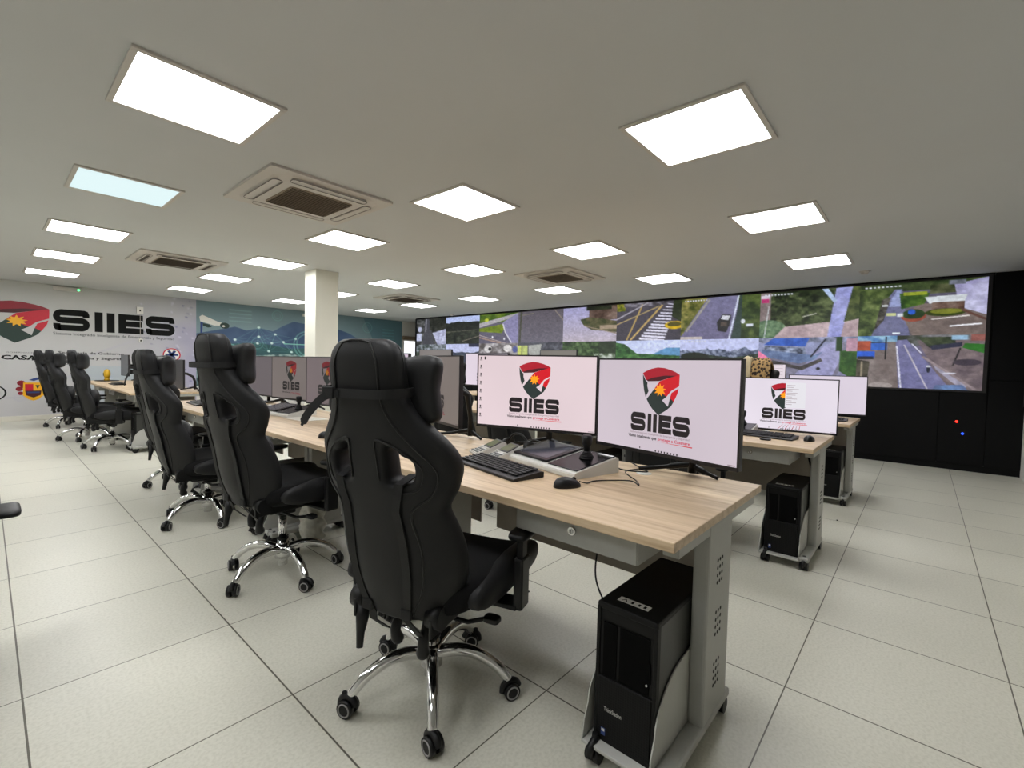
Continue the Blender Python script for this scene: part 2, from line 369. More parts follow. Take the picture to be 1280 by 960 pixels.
def cells():
    C = {}
    # ---- upper row, left to right
    p = Pic(56, 56, (70, 70, 72), seed=1); p.poly(p.y > -1, (40, 42, 40), (120, 120, 122), 9)
    p.poly([(.22, 1), (.3, 0), (.42, 0), (.62, 1)], (84, 84, 92)); p.line((.34, 0), (.32, .5), .02, (140, 140, 150)); p.rect(.45, 0, 1, .45, (34, 36, 32), (76, 78, 70), 12)
    p.poly([(.55, .55), (.98, .42), (1, 1), (.72, 1)], (150, 152, 186), (206, 210, 236), 20); p.rect(0, .55, .18, .85, (190, 196, 224)); p.ell(.12, .4, .07, .1, (180, 184, 210)); C[0, 0] = p
    p = Pic(56, 56, (176, 190, 236), (206, 214, 240), 2); p.ridge(.2, .05, (28, 32, 28), (56, 60, 52), 5); p.rect(0, .52, 1, 1, (30, 36, 30), (74, 80, 66), 10)
    p.line((0, .56), (1, .5), .008, (110, 108, 96)); p.line((.5, .9), (1, .72), .012, (128, 120, 108)); p.line((0, .75), (.6, .68), .008, (20, 22, 20)); C[1, 0] = p
    p = Pic(64, 56, (104, 100, 120), seed=3); p.rect(0, 0, 1, .3, (60, 92, 26), (118, 140, 52), 8); p.poly([(0, .3), (1, .02), (1, .12), (0, .45)], (176, 172, 178))
    p.poly([(0, .48), (.6, .36), (.66, .5), (.6, .66), (0, .58)], (108, 132, 20), (134, 150, 40), 8); p.poly([(.62, .3), (.95, .05), (1, .1), (1, 1), (.82, 1), (.7, .7)], (140, 136, 176))
    p.line((.62, .35), (.68, .62), .012, (214, 212, 220)); p.line((.68, .62), (.84, .98), .012, (214, 212, 220)); p.line((0, .78), (.6, 1), .02, (168, 142, 130)); p.line((0, .7), (.7, 1), .008, (196, 180, 170))
    p.ell(.2, .2, .05, .06, (190, 200, 60)); p.ell(.36, .78, .02, .04, (220, 220, 230)); p.ell(.66, .85, .02, .04, (220, 220, 230)); C[2, 0] = p
    p = Pic(64, 56, (104, 98, 108), (112, 108, 122), 4); p.grain(10); p.line((.08, 0), (.05, 1), .02, (82, 84, 70)); p.line((.8, 0), (1, .35), .01, (150, 140, 128)); p.line((.1, .12), (.36, .08), .008, (150, 144, 120)); C[3, 0] = p
    p = Pic(72, 60, (164, 162, 206), (186, 176, 190), 5); p.rect(.5, 0, 1, .4, (78, 58, 50), (140, 120, 110), 8); p.rect(.45, 0, .9, .12, (30, 36, 24), (60, 70, 46), 9)
    p.poly([(.34, .36), (.5, .3), (1, .44), (1, .75), (.55, .66), (.4, .52)], (58, 70, 36), (112, 104, 76), 12); p.line((.42, .55), (1, .78), .012, (150, 136, 116)); p.rect(.7, .55, 1, .66, (168, 150, 128)); C[4, 0] = p
    p = Pic(88, 64, (88, 84, 96), (74, 70, 82), 6); p.rect(0, 0, .14, .2, (60, 80, 20), (190, 176, 60), 14); p.rect(.12, 0, .8, .1, (70, 66, 72), (150, 146, 160), 20)
    for k in range(13):
        t = k / 12; x, y = .82 - .42 * t, .1 + .86 * t; p.line((x - .02, y - .02), (x + .06 + .3 * t ** .8, y + .04 * t), .008 + .012 * t, (214, 212, 232))
    p.line((.42, .05), (.18, .98), .012, (186, 158, 96)); p.line((.72, .1), (.24, .98), .014, (196, 166, 104)); p.line((.68, .12), (0, .56), .01, (176, 156, 110)); p.line((.5, .02), (0, .42), .012, (168, 164, 176))
    p.poly([(.88, 0), (1, 0), (1, .55), (.86, .4)], (34, 46, 26), (66, 76, 48), 9); p.ell(.9, .62, .14, .1, (214, 178, 20)); p.ell(.9, .6, .1, .06, (96, 90, 30)); C[5, 0] = p
    p = Pic(96, 68, (126, 124, 158), (112, 108, 142), 7); p.poly([(0, 0), (.36, 0), (.02, .9), (0, .9)], (74, 84, 30), (166, 156, 92), 12); p.line((.38, .05), (.08, .8), .014, (160, 156, 150)); p.rect(.74, 0, 1, 1, (40, 60, 28), (96, 112, 60), 10)
    p.line((.74, 0), (.64, 1), .009, (206, 214, 236)); p.poly([(.76, 0), (.66, 1), (.78, 1), (.78, 0)], (60, 78, 74)); p.rect(0, .93, .3, 1, (190, 180, 180))
    p.poly([(.5, .8), (.48, .6), (.55, .42), (.66, .44), (.64, .68), (.6, .84)], (48, 48, 50)); p.poly([(.55, .44), (.65, .46), (.62, .56), (.53, .53)], (206, 208, 218)); p.rect(.53, .6, .61, .7, (96, 84, 76))
    p.ell(.8, .6, .025, .05, (214, 220, 230)); p.rect(.84, .66, .92, .72, (200, 206, 220)); C[6, 0] = p
    p = Pic(112, 72, (50, 62, 40), seed=8); p.poly(p.y > -1, (28, 40, 24), (104, 116, 78), 14); p.rect(0, 0, .12, .8, (126, 112, 112), (150, 136, 136), 10); p.rect(.02, .1, .1, .22, (190, 60, 120)); p.rect(.01, .06, .11, .13, (210, 200, 214))
    p.ell(.1, .82, .2, .22, (60, 92, 70), (130, 156, 120), 14); p.poly([(.16, 1), (.28, .76), (1, .64), (1, 1)], (176, 154, 160), (196, 176, 180), 8); p.poly([(.78, 0), (.93, 0), (.84, 1), (.71, 1)], (142, 146, 206), (170, 174, 226), 6)
    p.poly([(.64, 0), (.7, 0), (.79, .26), (.76, .3)], (170, 190, 224)); p.poly([(.93, 0), (1, 0), (1, .64), (.86, .7)], (50, 66, 34), (100, 110, 66), 14); p.line((.46, .56), (.6, .5), .006, (190, 190, 180)); p.line((.1, .3), (.06, 1), .005, (200, 206, 210)); C[7, 0] = p
    p = Pic(144, 96, (96, 94, 118), (104, 96, 104), 9); p.rect(0, 0, 1, .16, (40, 56, 30), (96, 110, 70), 12); p.poly([(0, .08), (.3, .14), (.26, .5), (.14, 1), (0, 1)], (44, 62, 26), (120, 136, 80), 12)
    p.poly([(.24, .3), (.3, .12), (.36, .12), (.4, .62), (.44, 1), (.12, 1)], (104, 106, 142), (122, 124, 158), 6); p.poly([(.28, .28), (.32, .14), (.35, .14), (.36, .45), (.26, .45)], (150, 160, 204)); p.poly([(.2, .3), (.27, .26), (.22, .7), (.14, .9)], (52, 50, 44), (120, 116, 110), 26)
    p.poly([(.38, .66), (.5, .4), (1, .5), (1, 1), (.46, 1)], (112, 100, 98), (132, 118, 112), 5); p.rect(.58, .08, .82, .24, (48, 58, 34), (100, 104, 74), 12); p.poly([(.76, .1), (1, 0), (1, .66), (.8, .5)], (150, 146, 186), (196, 196, 226), 5)
    p.poly([(.34, .2), (.58, .22), (.54, .42), (.36, .5)], (40, 74, 26), (96, 128, 50), 12); p.rect(.37, .19, .56, .25, (150, 164, 50)); p.ell(.46, .64, .1, .1, (150, 80, 62)); p.ell(.46, .6, .09, .09, (30, 56, 30), (70, 96, 50), 14); p.ell(.445, .56, .03, .05, (40, 96, 206))
    p.poly([(.54, .3), (.86, .28), (.84, .4), (.58, .42)], (206, 212, 218)); p.rect(.6, .4, .84, .54, (90, 64, 54), (130, 110, 100), 12); p.ell(.7, .59, .15, .07, (64, 78, 24)); p.ell(.71, .57, .12, .045, (130, 136, 50)); p.line((.6, .71), (.88, .66), .007, (214, 208, 206))
    p.line((.74, .84), (.97, .81), .009, (220, 220, 226)); p.line((.82, .55), (1, .74), .012, (104, 74, 66)); p.rect(.24, .56, .32, .62, (190, 196, 140)); p.rect(.33, .58, .38, .64, (200, 206, 214)); p.rect(.2, .4, .25, .44, (206, 210, 214)); p.rect(.3, .93, .36, .97, (214, 224, 236)); p.rect(.72, .02, .84, .1, (120, 124, 140), (70, 74, 80), 20); C[8, 0] = p
    # ---- lower row
    p = Pic(56, 56, (90, 96, 96), seed=11); p.poly(p.y > -1, (64, 74, 70), (170, 176, 190), 16); p.rect(0, .3, .6, .8, (70, 80, 70), (96, 106, 92), 9); C[0, 1] = p
    p = Pic(56, 56, (190, 196, 236), (196, 202, 232), 12); p.ridge(.3, .06, (58, 64, 86), (84, 90, 104), 5); p.rect(.7, .0, 1, .12, (50, 54, 84)); C[1, 1] = p
    p = Pic(64, 56, (110, 108, 124), seed=13); p.poly(p.y > -1, (90, 84, 84), (184, 180, 184), 9); p.ell(.25, .2, .1, .12, (214, 210, 212)); p.ell(.75, .18, .1, .12, (216, 212, 212)); p.ell(.93, .22, .06, .1, (90, 100, 160)); p.ell(.3, .2, .04, .06, (40, 36, 40)); C[2, 1] = p
    p = Pic(64, 56, (92, 94, 104), seed=14); p.rect(0, .1, .1, .6, (196, 206, 110)); p.rect(.12, .1, .24, .6, (190, 202, 120)); p.poly([(.26, .1), (.55, .06), (.5, .5), (.28, .6)], (172, 174, 170)); p.poly([(.6, 0), (1, 0), (1, 1), (.5, 1)], (48, 50, 60), (110, 112, 124), 9); C[3, 1] = p
    p = Pic(72, 56, (60, 92, 44), seed=15); p.poly(p.y > -1, (34, 58, 30), (108, 134, 88), 14); p.rect(.7, 0, 1, .6, (36, 50, 34), (60, 76, 54), 9); p.rect(.6, .35, .98, .8, (70, 90, 60), (206, 212, 206), 20); C[4, 1] = p
    p = Pic(88, 60, (196, 206, 244), (206, 214, 244), 16); p.poly([(.55, .4), (.8, .2), (1, .2), (1, .5)], (96, 150, 196)); p.poly([(0, .05), (.15, .1), (.35, .35), (1, .4), (1, 1), (0, 1)], (30, 74, 38), (92, 142, 78), 14); C[5, 1] = p
    p = Pic(96, 60, (190, 196, 236), (186, 194, 236), 17); p.ridge(.26, .07, (46, 56, 80), (150, 160, 186), 12, det=26); p.poly([(0, .5), (.3, .36), (.7, .44), (1, .34), (1, 1), (0, 1)], (34, 46, 44), (70, 84, 70), 14); p.ell(.2, .42, .18, .1, (30, 44, 30)); C[6, 1] = p
    p = Pic(128, 84, (150, 158, 196), (128, 126, 156), 18); p.rect(0, 0, 1, .12, (160, 164, 200), (96, 104, 120), 20); p.poly([(0, .4), (.4, .5), (.9, .1), (1, .2), (.75, 1), (0, 1)], (116, 114, 134), (140, 138, 160), 7); p.poly([(.62, .3), (.84, .0), (.84, .5), (.74, 1), (.3, 1), (.5, .6)], (150, 150, 192), (168, 168, 208), 6)
    p.poly([(.06, .16), (.16, .02), (.54, .02), (.5, .2)], (44, 84, 176), (64, 104, 196), 8); p.poly([(.06, .18), (.5, .22), (.52, .46), (.44, .5), (.1, .4)], (60, 66, 84), (176, 190, 220), 18); p.poly([(.04, .26), (.6, .38), (.68, .3), (.6, .48), (.44, .56), (.04, .4)], (128, 150, 190), (92, 110, 150), 10)
    p.poly([(.0, .42), (.46, .62), (.66, .44), (.68, .5), (.48, .7), (0, .5)], (56, 52, 56), (96, 92, 90), 18); p.poly([(.0, .28), (.16, .5), (0, .5)], (236, 130, 170)); p.poly([(.84, .3), (1, .24), (1, .9), (.84, .7)], (44, 84, 40), (88, 122, 60), 12); p.poly([(.8, .9), (.95, .96), (.9, 1), (.76, 1)], (40, 100, 190)); p.rect(.8, .0, .86, .3, (50, 78, 44)); p.rect(.9, .05, 1, .3, (190, 150, 170))
    p.ell(.64, .66, .02, .03, (40, 40, 48)); p.line((.7, .05), (.56, .42), .01, (48, 52, 66)); C[7, 1] = p
    p = Pic(144, 96, (112, 106, 132), seed=19); p.rect(0, 0, 1, .2, (60, 66, 56), (140, 140, 148), 10); p.poly([(0, .2), (.34, .1), (.37, 1), (0, 1)], (118, 106, 104), (140, 130, 128), 8); p.poly([(.5, .1), (1, .1), (1, 1), (.74, 1)], (104, 92, 100), (134, 120, 122), 8)
    p.poly([(.33, .1), (.42, .08), (.78, 1), (.37, 1)], (112, 112, 156), (126, 126, 168), 6); p.line((.34, .2), (.39, 1), .007, (206, 206, 226)); p.line((.4, .18), (.6, 1), .006, (190, 184, 196)); p.line((.46, .16), (.54, .34), .006, (206, 206, 226)); p.poly([(.62, .5), (.9, .9), (.86, 1), (.66, .64)], (160, 156, 176)); p.line((.55, .4), (.95, .98), .012, (150, 136, 140))
    p.rect(0, 0, .34, .12, (60, 110, 176), (150, 190, 214), 12); p.rect(0, .1, .12, .28, (186, 92, 66), (160, 76, 56), 12); p.rect(.12, .14, .26, .28, (56, 104, 196)); p.rect(0, .3, .16, .42, (48, 100, 216)); p.rect(.01, .4, .15, .46, (40, 44, 60)); p.poly([(0, .46), (.12, .5), (.1, 1), (0, 1)], (56, 54, 46), (96, 92, 78), 14); p.rect(.04, .5, .06, .9, (150, 140, 120))
    p.line((.25, .02), (.25, .46), .006, (40, 36, 40)); p.poly([(.5, .04), (.78, .04), (.8, .2), (.6, .24)], (44, 56, 40), (90, 100, 74), 12); p.poly([(.6, .2), (.84, .14), (.84, .22), (.62, .28)], (60, 62, 84)); p.rect(.76, .02, .88, .1, (150, 186, 214)); p.rect(.9, .0, 1, .12, (150, 96, 90)); p.poly([(.86, .16), (1, .18), (1, .34), (.84, .24)], (56, 120, 50))
    p.line((.83, .24), (.78, .56), .006, (40, 40, 44)); p.ell(.6, .64, .014, .06, (40, 46, 66)); p.ell(.6, .58, .018, .02, (206, 210, 220)); p.poly([(.66, .92), (.86, .9), (.9, 1), (.64, 1)], (64, 70, 96), (110, 140, 190), 8); p.ell(.88, .5, .1, .06, (74, 66, 78)); p.ell(.76, .7, .05, .015, (200, 200, 214)); p.ell(.22, .96, .1, .06, (160, 150, 148)); C[8, 1] = p
    # bright little time stamps along the top of some feeds
    for k in ((6, 0), (7, 0), (8, 0), (6, 1)):
        q = C[k]
        for i in range(9): q.rect(.05 + .035 * i, .045, .07 + .035 * i, .075, (206, 210, 222))
    return C
# ------------------------------------------------------------------ video wall
LEDY0, LEDW, LZ1, LZ0 = 10.918, 1.2757, 2.447, 1.03
b = bmesh.new()
LH = LEDY0 + .06
seams = [LH, 9.9, 8.6, 7.3, 6.0, 4.7, 3.4, 2.1, .9, -.18, -.62, YR]
for i in range(len(seams) - 1):
    y1, y0 = seams[i] - (.003 if i else 0), seams[i + 1] + (.003 if i < len(seams) - 2 else 0)
    if y0 > -.6: bx(b, XV, XR - .01, y0, y1, .08, 1.0, bev=.003)
    else:
        bx(b, XV, XR - .01, y0, y1, .08, 1.16, bev=.003); bx(b, XV, XR - .01, y0, y1, 1.166, H - .001, bev=.003)
bx(b, XV + .015, XR - .01, YR, LH, 0, .08)
bx(b, XV + .012, XR - .01, YR + .01, LH - .02, .09, H - .03)
bx(b, XV - .01, XR - .01, -.62, LH, LZ1 + .02, H - .001)
struct('wall_video', b, 'cab', 'black cladding around and below the video wall')
vw = thing('video_wall', 'long video wall of eighteen street camera feeds in black cladding', 'video wall', (XV, 5.18, LZ0))
b = bmesh.new(); o = -5.18
for (y0, y1, z0, z1) in ((-.60, LH, LZ1, LZ1 + .025), (-.60, LH, LZ0 - .025, LZ0), (-.60, -.563, LZ0, LZ1), (LEDY0, LH, LZ0, LZ1)): bx(b, -.03, 0, y0 + o, y1 + o, z0 - LZ0, z1 - LZ0)
obj('frame', b, 'bezel', vw)
CE = cells(); hh = (LZ1 - LZ0) / 2
for (i, j), p in sorted(CE.items()):
    p.a *= (.86 + .24 * p.noise(30, 2))[..., None]; p.a = p.a.mean(2, keepdims=True) * .12 + p.a * .88; p.a = (p.a - 118) * 1.18 + 116; p.grain(26); g = .88
    picture('display_panel', p, (-.02, LEDY0 - LEDW * i + o, (LZ1 - LZ0) - hh * j), (0, -LEDW, 0), (0, 0, -hh), M['cell'], vw, g)
b = bmesh.new(); bx(b, -.018, 0, -.565 + o, LEDY0 + o, 0, LZ1 - LZ0); obj('backing_panel', b, 'bezel', vw)
for nm, y, z, m, t in (('indicator_light', -.355, .627, 'redled', 'small red indicator light on the lower black cladding'), ('indicator_light', -.415, .477, 'blueled', 'small blue indicator light below the red one on black cladding')):
    b = bmesh.new(); superell(b, (0, 0, 0), .006, .014, .014, 1, 1, nu=12, nv=8)
    tag(obj(nm, b, m, loc=(XV - .003, y, z)), t, 'light')

# ------------------------------------------------------------------ logo shapes (unit coordinates: x right, y down)
def arc(cx, cy, rx, ry, a0, a1, n=12): return [(cx + rx * math.cos(R(a0 + (a1 - a0) * i / n)), cy - ry * math.sin(R(a0 + (a1 - a0) * i / n))) for i in range(n + 1)]
SH = {  # list of (colour key, polygon)
 'maroon': [[(.10, .27), (.30, .20), (.62, .155), (.97, .15), (.70, .22), (.47, .285), (.16, .30)]],
 'dred': [[(0, .13), (.1, .08), (.25, .03), (.42, .0), (.60, .01), (.78, .05), (.9, .09), (1, .14), (.97, .16), (.62, .165), (.30, .215), (.11, .275)]],
 'red': [[(.49, .285), (.72, .215), (1, .14), (1.0, .25), (.995, .37), (.8, .47), (.68, .60), (.36, .43)], [(.985, .415), (.96, .52), (.92, .60), (.87, .69), (.77, .62), (.81, .51)]],
 'green': [[(0, .15), (.1, .30), (.14, .31), (.14, .40), (.18, .51), (.10, .64), (.05, .50), (.015, .33)],
           [(.36, .43), (.68, .60), (.56, .68), (.72, .80), (.77, .62), (.87, .69), (.80, .79), (.68, .88), (.47, 1.0), (.30, .88), (.2, .78), (.13, .68)]]}
star = [(.50 + (.17 if k % 2 == 0 else .092) * math.sin(math.pi * k / 9), .47 - (.17 if k % 2 == 0 else .092) * .84 * math.cos(math.pi * k / 9)) for k in range(18)]
def flat(bm, poly, P, mi, off=0):
    vs = [bm.verts.new(P(x, y, off)) for x, y in poly]
    for t in tessellate_polygon([[Vector((x, y, 0)) for x, y in poly]]):
        try: bm.faces.new([vs[i] for i in t]).material_index = mi
        except ValueError: pass
def shield(bm, P, idx):
    for i, k in enumerate(('green', 'maroon', 'dred', 'red')):
        for pl in SH[k]: flat(bm, pl, P, idx[k], .0003 * i)
    for k in range(18):
        flat(bm, [(.50, .47), star[k], star[(k + 1) % 18]], P, idx['star'], .0016)
def band(bm, P, cx, cy, rx, ry, t, tx, a0, a1, mi, n=14):
    o, q = arc(cx, cy, rx, ry, a0, a1, n), arc(cx, cy, rx - tx, ry - t, a0, a1, n)
    for i in range(n): flat(bm, [o[i], o[i + 1], q[i + 1], q[i]], P, mi)
def siies(bm, P, mi, t=.285, W=1.0):
    """the five heavy wide letters in a box of width 5.0, height 1.0"""
    def rc(x0, x1, y0, y1): flat(bm, [(x0, y0), (x1, y0), (x1, y1), (x0, y1)], P, mi)
    def S(x, w):
        r = (1 + t) / 4; rx = .33
        rc(x + rx, x + w - rx * .6, 0, t); rc(x + rx, x + w - rx, .5 - t / 2, .5 + t / 2); rc(x + rx * .6, x + w - rx, 1 - t, 1)
        band(bm, P, x + rx, r, rx, r, t, .25, 90, 270, mi); band(bm, P, x + w - rx, 1 - r, rx, r, t, .25, -90, 90, mi)
        rc(x + w - .27, x + w - .01, .2, .34); flat(bm, [(x + w - rx * .6, 0), (x + w - .07, .05), (x + w - .01, .2), (x + w - .27, .28), (x + w - rx * .6, t)], P, mi)
        rc(x + .01, x + .27, .66, .8); flat(bm, [(x + .01, .8), (x + .27, .72), (x + rx * .6 + .08, 1 - t), (x + rx * .6 + .08, 1), (x + .07, .95)], P, mi)
    S(0, 1.36); rc(1.55, 1.87, .02, .98); rc(2.03, 2.35, .02, .98)
    rc(2.5, 2.82, .02, .98); rc(2.82, 3.55, .02, .02 + t); rc(2.82, 3.50, .5 - t / 2, .5 + t / 2); rc(2.82, 3.57, .98 - t, .98)
    S(3.66, 1.34)
def text(bm, s, P, width, x, y, mi, h=None, align='LEFT', bold=0):
    """lettering laid on plane P; x,y in the plane's unit coordinates, y = baseline"""
    cu = bpy.data.curves.new('t', 'FONT'); cu.body = s; cu.size = 1; cu.resolution_u = 2; cu.offset = bold
    t = bpy.data.objects.new('t', cu); COL.objects.link(t); dg = bpy.context.evaluated_depsgraph_get()
    me = bpy.data.meshes.new_from_object(t.evaluated_get(dg)); bpy.data.objects.remove(t); bpy.data.curves.remove(cu)
    xs = [v.co.x for v in me.vertices]; ys = [v.co.y for v in me.vertices]; x0, x1 = min(xs), max(xs); sc = width / (x1 - x0); sy = (h / max(ys)) if h else sc
    vs = [bm.verts.new(P(x + (v.co.x - x0) * sc, y - v.co.y * sy, 0)) for v in me.vertices]
    for p in me.polygons:
        try: bm.faces.new([vs[i] for i in p.vertices]).material_index = mi
        except ValueError: pass
    bpy.data.meshes.remove(me)

# ------------------------------------------------------------------ printed far wall
YW = YF - .004
def PW(x, z, off=0): return Vector((x, YW - .0015 - off, z))
def box_map(x0, z1, wd, ht): return lambda x, y, off=0: PW(x0 + x * wd, z1 - y * ht, off * 2)
wg = thing('wall_graphic', 'light grey wall print with red and green shield and SIIES lettering', 'wall graphic', (0.4, YW, 0))
def unw(o):   # parts were modelled in world space: keep them there
    o.matrix_parent_inverse = Matrix.Translation(-Vector(o.parent.location)); return o
p = Pic(220, 110, (196, 197, 193), (198, 196, 198), 31)
tt = np.clip((p.x - .72) * 3.4, 0, 1)[..., None] * np.clip(p.noise(5, 4) * 1.4, 0, 1)[..., None]; p.a = p.a * (1 - tt * .7) + np.array((146, 140, 176)) * tt * .7
p.a += (p.noise(6, 4)[..., None] - .5) * 14
for k in range(90):
    x = .8 + .2 * p.rng.rand() ** .7; y = p.rng.rand(); p.ell(x, y, .002 + .003 * p.rng.rand(), .004 + .006 * p.rng.rand(), (110, 110, 150) if k % 2 else (214, 212, 226), alpha=.7)
for a in (((.3, .86), (.5, .86)), ((.5, .86), (.62, .7)), ((.62, .7), (.8, .7)), ((.3, .95), (.44, .78)), ((.8, .7), (.95, .5)), ((.66, .55), (.8, .4)), ((.05, .6), (.3, .7))): p.line(a[0], a[1], .0025, (190, 188, 196))
for c in ((.44, .78), (.5, .86), (.8, .7), (.3, .7)): p.ring(c[0], c[1], .012, .024, .2, (192, 190, 198))
p.rect(.66, .62, .86, 1, (176, 190, 198), (186, 196, 202), 4, alpha=.6)
unw(picture('printed_panel', p, (-2.28, YW, H - .005), (5.40, 0, 0), (0, 0, -(H - .095)), M['print'], wg, .98))
b = bmesh.new(); mm = ['ink', 'inkg', 'green', 'maroon', 'dred', 'red', 'star']
shield(b, box_map(-.02, 2.135, .83, .74), dict(green=2, maroon=3, dred=4, red=5, star=6))
unw(obj('shield_emblem', b, mm, wg, recalc=False))
b = bmesh.new(); Q = box_map(.855, 2.055, 1.87 / 5, .40); siies(b, Q, 0); unw(obj('lettering', b, mm, wg, recalc=False))
b = bmesh.new(); text(b, 'Sistema Integrado Inteligente de Emergencia y Seguridad', box_map(0, 0, 1, 1), 1.86, .855, -1.575, 1, h=.052, bold=.012)
unw(obj('tagline', b, mm, wg, recalc=False))
b = bmesh.new()
text(b, 'GOBERNACIÓN DE', box_map(0, 0, 1, 1), .50, .26, -1.215, 1, h=.028); unw(obj('government_text', b, mm, wg, recalc=False)); b = bmesh.new(); text(b, 'CASANARE', box_map(0, 0, 1, 1), .88, .20, -1.10, 0, h=.078, bold=.04); unw(obj('region_text', b, mm, wg, recalc=False)); b = bmesh.new()
text(b, 'Secretaría de Gobierno', box_map(0, 0, 1, 1), .95, .92, -1.225, 0, h=.045, bold=.02); unw(obj('department_text', b, mm, wg, recalc=False)); b = bmesh.new(); text(b, 'Convivencia y Seguridad', box_map(0, 0, 1, 1), 1.00, .92, -1.125, 0, h=.045, bold=.02); unw(obj('department_text', b, mm, wg, recalc=False)); b = bmesh.new(); text(b, 'Ciudadana', box_map(0, 0, 1, 1), .42, .92, -1.025, 0, h=.045, bold=.02)
unw(obj('department_text', b, mm, wg, recalc=False))
b = bmesh.new(); T = box_map(.38, .78, .42, .46)      # coat of arms: mantling, shield of fields, ribbon
for s in (-1, 1):
    for (x, y, r) in ((.36, .22, .13), (.42, .45, .11), (.30, .34, .10), (.38, .62, .09)): flat(b, arc(.5 + s * x, y, r, r * .8, 0, 360, 12)[:-1], T, 4, 0)
flat(b, [(.2, .2), (.8, .2), (.82, .7), (.66, .86), (.5, .92), (.34, .86), (.18, .7)], T, 6, .0003)
flat(b, [(.25, .26), (.5, .26), (.5, .52), (.25, .52)], T, 5, .0006); flat(b, [(.5, .26), (.75, .26), (.75, .52), (.5, .52)], T, 6, .0006); flat(b, [(.25, .52), (.75, .52), (.72, .7), (.5, .8), (.28, .7)], T, 3, .0006)
flat(b, [(.36, .1), (.6, .0), (.72, .06), (.52, .14)], T, 7, .0006); flat(b, [(.3, .56), (.7, .56), (.68, .62), (.32, .62)], T, 7, .0009); flat(b, [(.56, .3), (.7, .3), (.63, .46)], T, 2, .0009)
unw(obj('coat_of_arms', b, mm + ['blue'], wg, recalc=False))
b = bmesh.new(); T = box_map(2.51, 1.40, .32, .28)     # round star badge
band(b, T, .5, .5, .5, .5, .07, .07, 0, 360, 5, 36); flat(b, arc(.5, .5, .42, .42, 0, 360, 30)[:-1], T, 8, -.0002)
for a in (0, 60, 120): 
    c, s = math.cos(R(a)), math.sin(R(a)); flat(b, [(.5 + c * .36 - s * .08, .5 + s * .36 + c * .08), (.5 + c * .36 + s * .08, .5 + s * .36 - c * .08), (.5 - c * .36 + s * .08, .5 - s * .36 - c * .08), (.5 - c * .36 - s * .08, .5 - s * .36 + c * .08)], T, 7, .0003)
unw(obj('star_badge', b, mm + ['blue', 'white'], wg, recalc=False))
b = bmesh.new(); T = box_map(-.16, .66, .42, .3); band(b, T, .5, .5, .5, .5, .06, .06, 0, 360, 0, 36); unw(obj('ring_emblem', b, mm, wg, recalc=False))
# blue mural
wm = thing('wall_mural', 'teal mural of mountains and glowing network lines behind column', 'wall mural', (5.8, YW, 0))
p = Pic(330, 150, (112, 134, 140), (132, 158, 160), 41)
p.a += (p.noise(5, 3)[..., None] - .5) * 16
def X_(x): return (x - 3.12) / 5.42
def Z_(z): return (H - z) / 1.9
mt = [(X_(3.12), Z_(1.75)), (X_(3.9), Z_(1.96)), (X_(4.15), Z_(1.89)), (X_(4.45), Z_(1.97)), (X_(4.75), Z_(1.91)), (X_(5.0), Z_(2.07)), (X_(5.25), Z_(2.19)), (X_(5.6), Z_(2.15)), (X_(5.95), Z_(2.23)), (X_(6.3), Z_(2.13)), (X_(6.8), Z_(1.99)), (X_(7.1), Z_(1.83)), (X_(8.0), Z_(1.63)), (X_(8.54), Z_(1.55)), (1, 1), (0, 1)]
p.poly(mt, (54, 78, 112), (74, 98, 130), 10)
p.poly([(0, Z_(1.5)), (X_(4.4), Z_(1.62)), (X_(5.2), Z_(1.5)), (X_(6.4), Z_(1.62)), (X_(8.54), Z_(1.36)), (1, 1), (0, 1)], (36, 76, 82), (58, 100, 100), 16)
p.poly([(0, Z_(1.2)), (X_(5), Z_(1.36)), (X_(6.2), Z_(1.34)), (1, Z_(1.2)), (1, 1), (0, 1)], (30, 56, 60), (176, 196, 190), 60)
p.poly([(X_(7.2), 0), (1, 0), (1, 1), (X_(8.2), 1)], (36, 84, 104), alpha=.35)
G = (126, 190, 178); nd = [(3.9, 1.66), (4.39, 1.6), (4.42, 1.98), (4.42, 1.76), (4.05, 1.5), (4.72, 1.62), (4.65, 1.42), (5.0, 1.66), (5.2, 1.42), (5.3, 1.76), (4.8, 1.84), (6.1, 1.7), (5.45, 1.3)]
for i, a in enumerate(nd):
    for c in nd[i + 1:]:
        if math.hypot(a[0] - c[0], a[1] - c[1]) < .62: p.line((X_(a[0]), Z_(a[1])), (X_(c[0]), Z_(c[1])), .0011, G, .35)
for a in nd: p.ell(X_(a[0]), Z_(a[1]), .006, .014, (214, 236, 232))
for c, r in (((4.39, 1.6), .13), ((4.39, 1.6), .07), ((4.85, 2.30), .12), ((4.85, 2.30), .07), ((5.6, 1.62), .34), ((5.6, 1.62), .27), ((7.35, 2.2), .14), ((7.35, 2.2), .08)): p.ring(X_(c[0]), Z_(c[1]), r / 5.42, r / 1.9, .05, G, .55)
p.line((X_(5.0), Z_(1.62)), (X_(6.1), Z_(1.62)), .0022, (150, 220, 200)); p.line((X_(3.3), Z_(1.7)), (X_(4.0), Z_(1.5)), .002, G)
for i in range(4):
    p.rect(X_(3.78), Z_(2.36 - .085 * i), X_(4.26), Z_(2.33 - .085 * i), (132, 164, 164), alpha=.7); p.rect(X_(7.85), Z_(2.2 - .09 * i), X_(8.25), Z_(2.17 - .09 * i), (96, 150, 154), alpha=.7)
unw(picture('mural_print', p, (3.12, YW, H - .005), (5.42, 0, 0), (0, 0, -1.9), M['print'], wm, 1.05))
b = bmesh.new(); T = box_map(3.16, 2.18, .62, .46)     # printed security camera
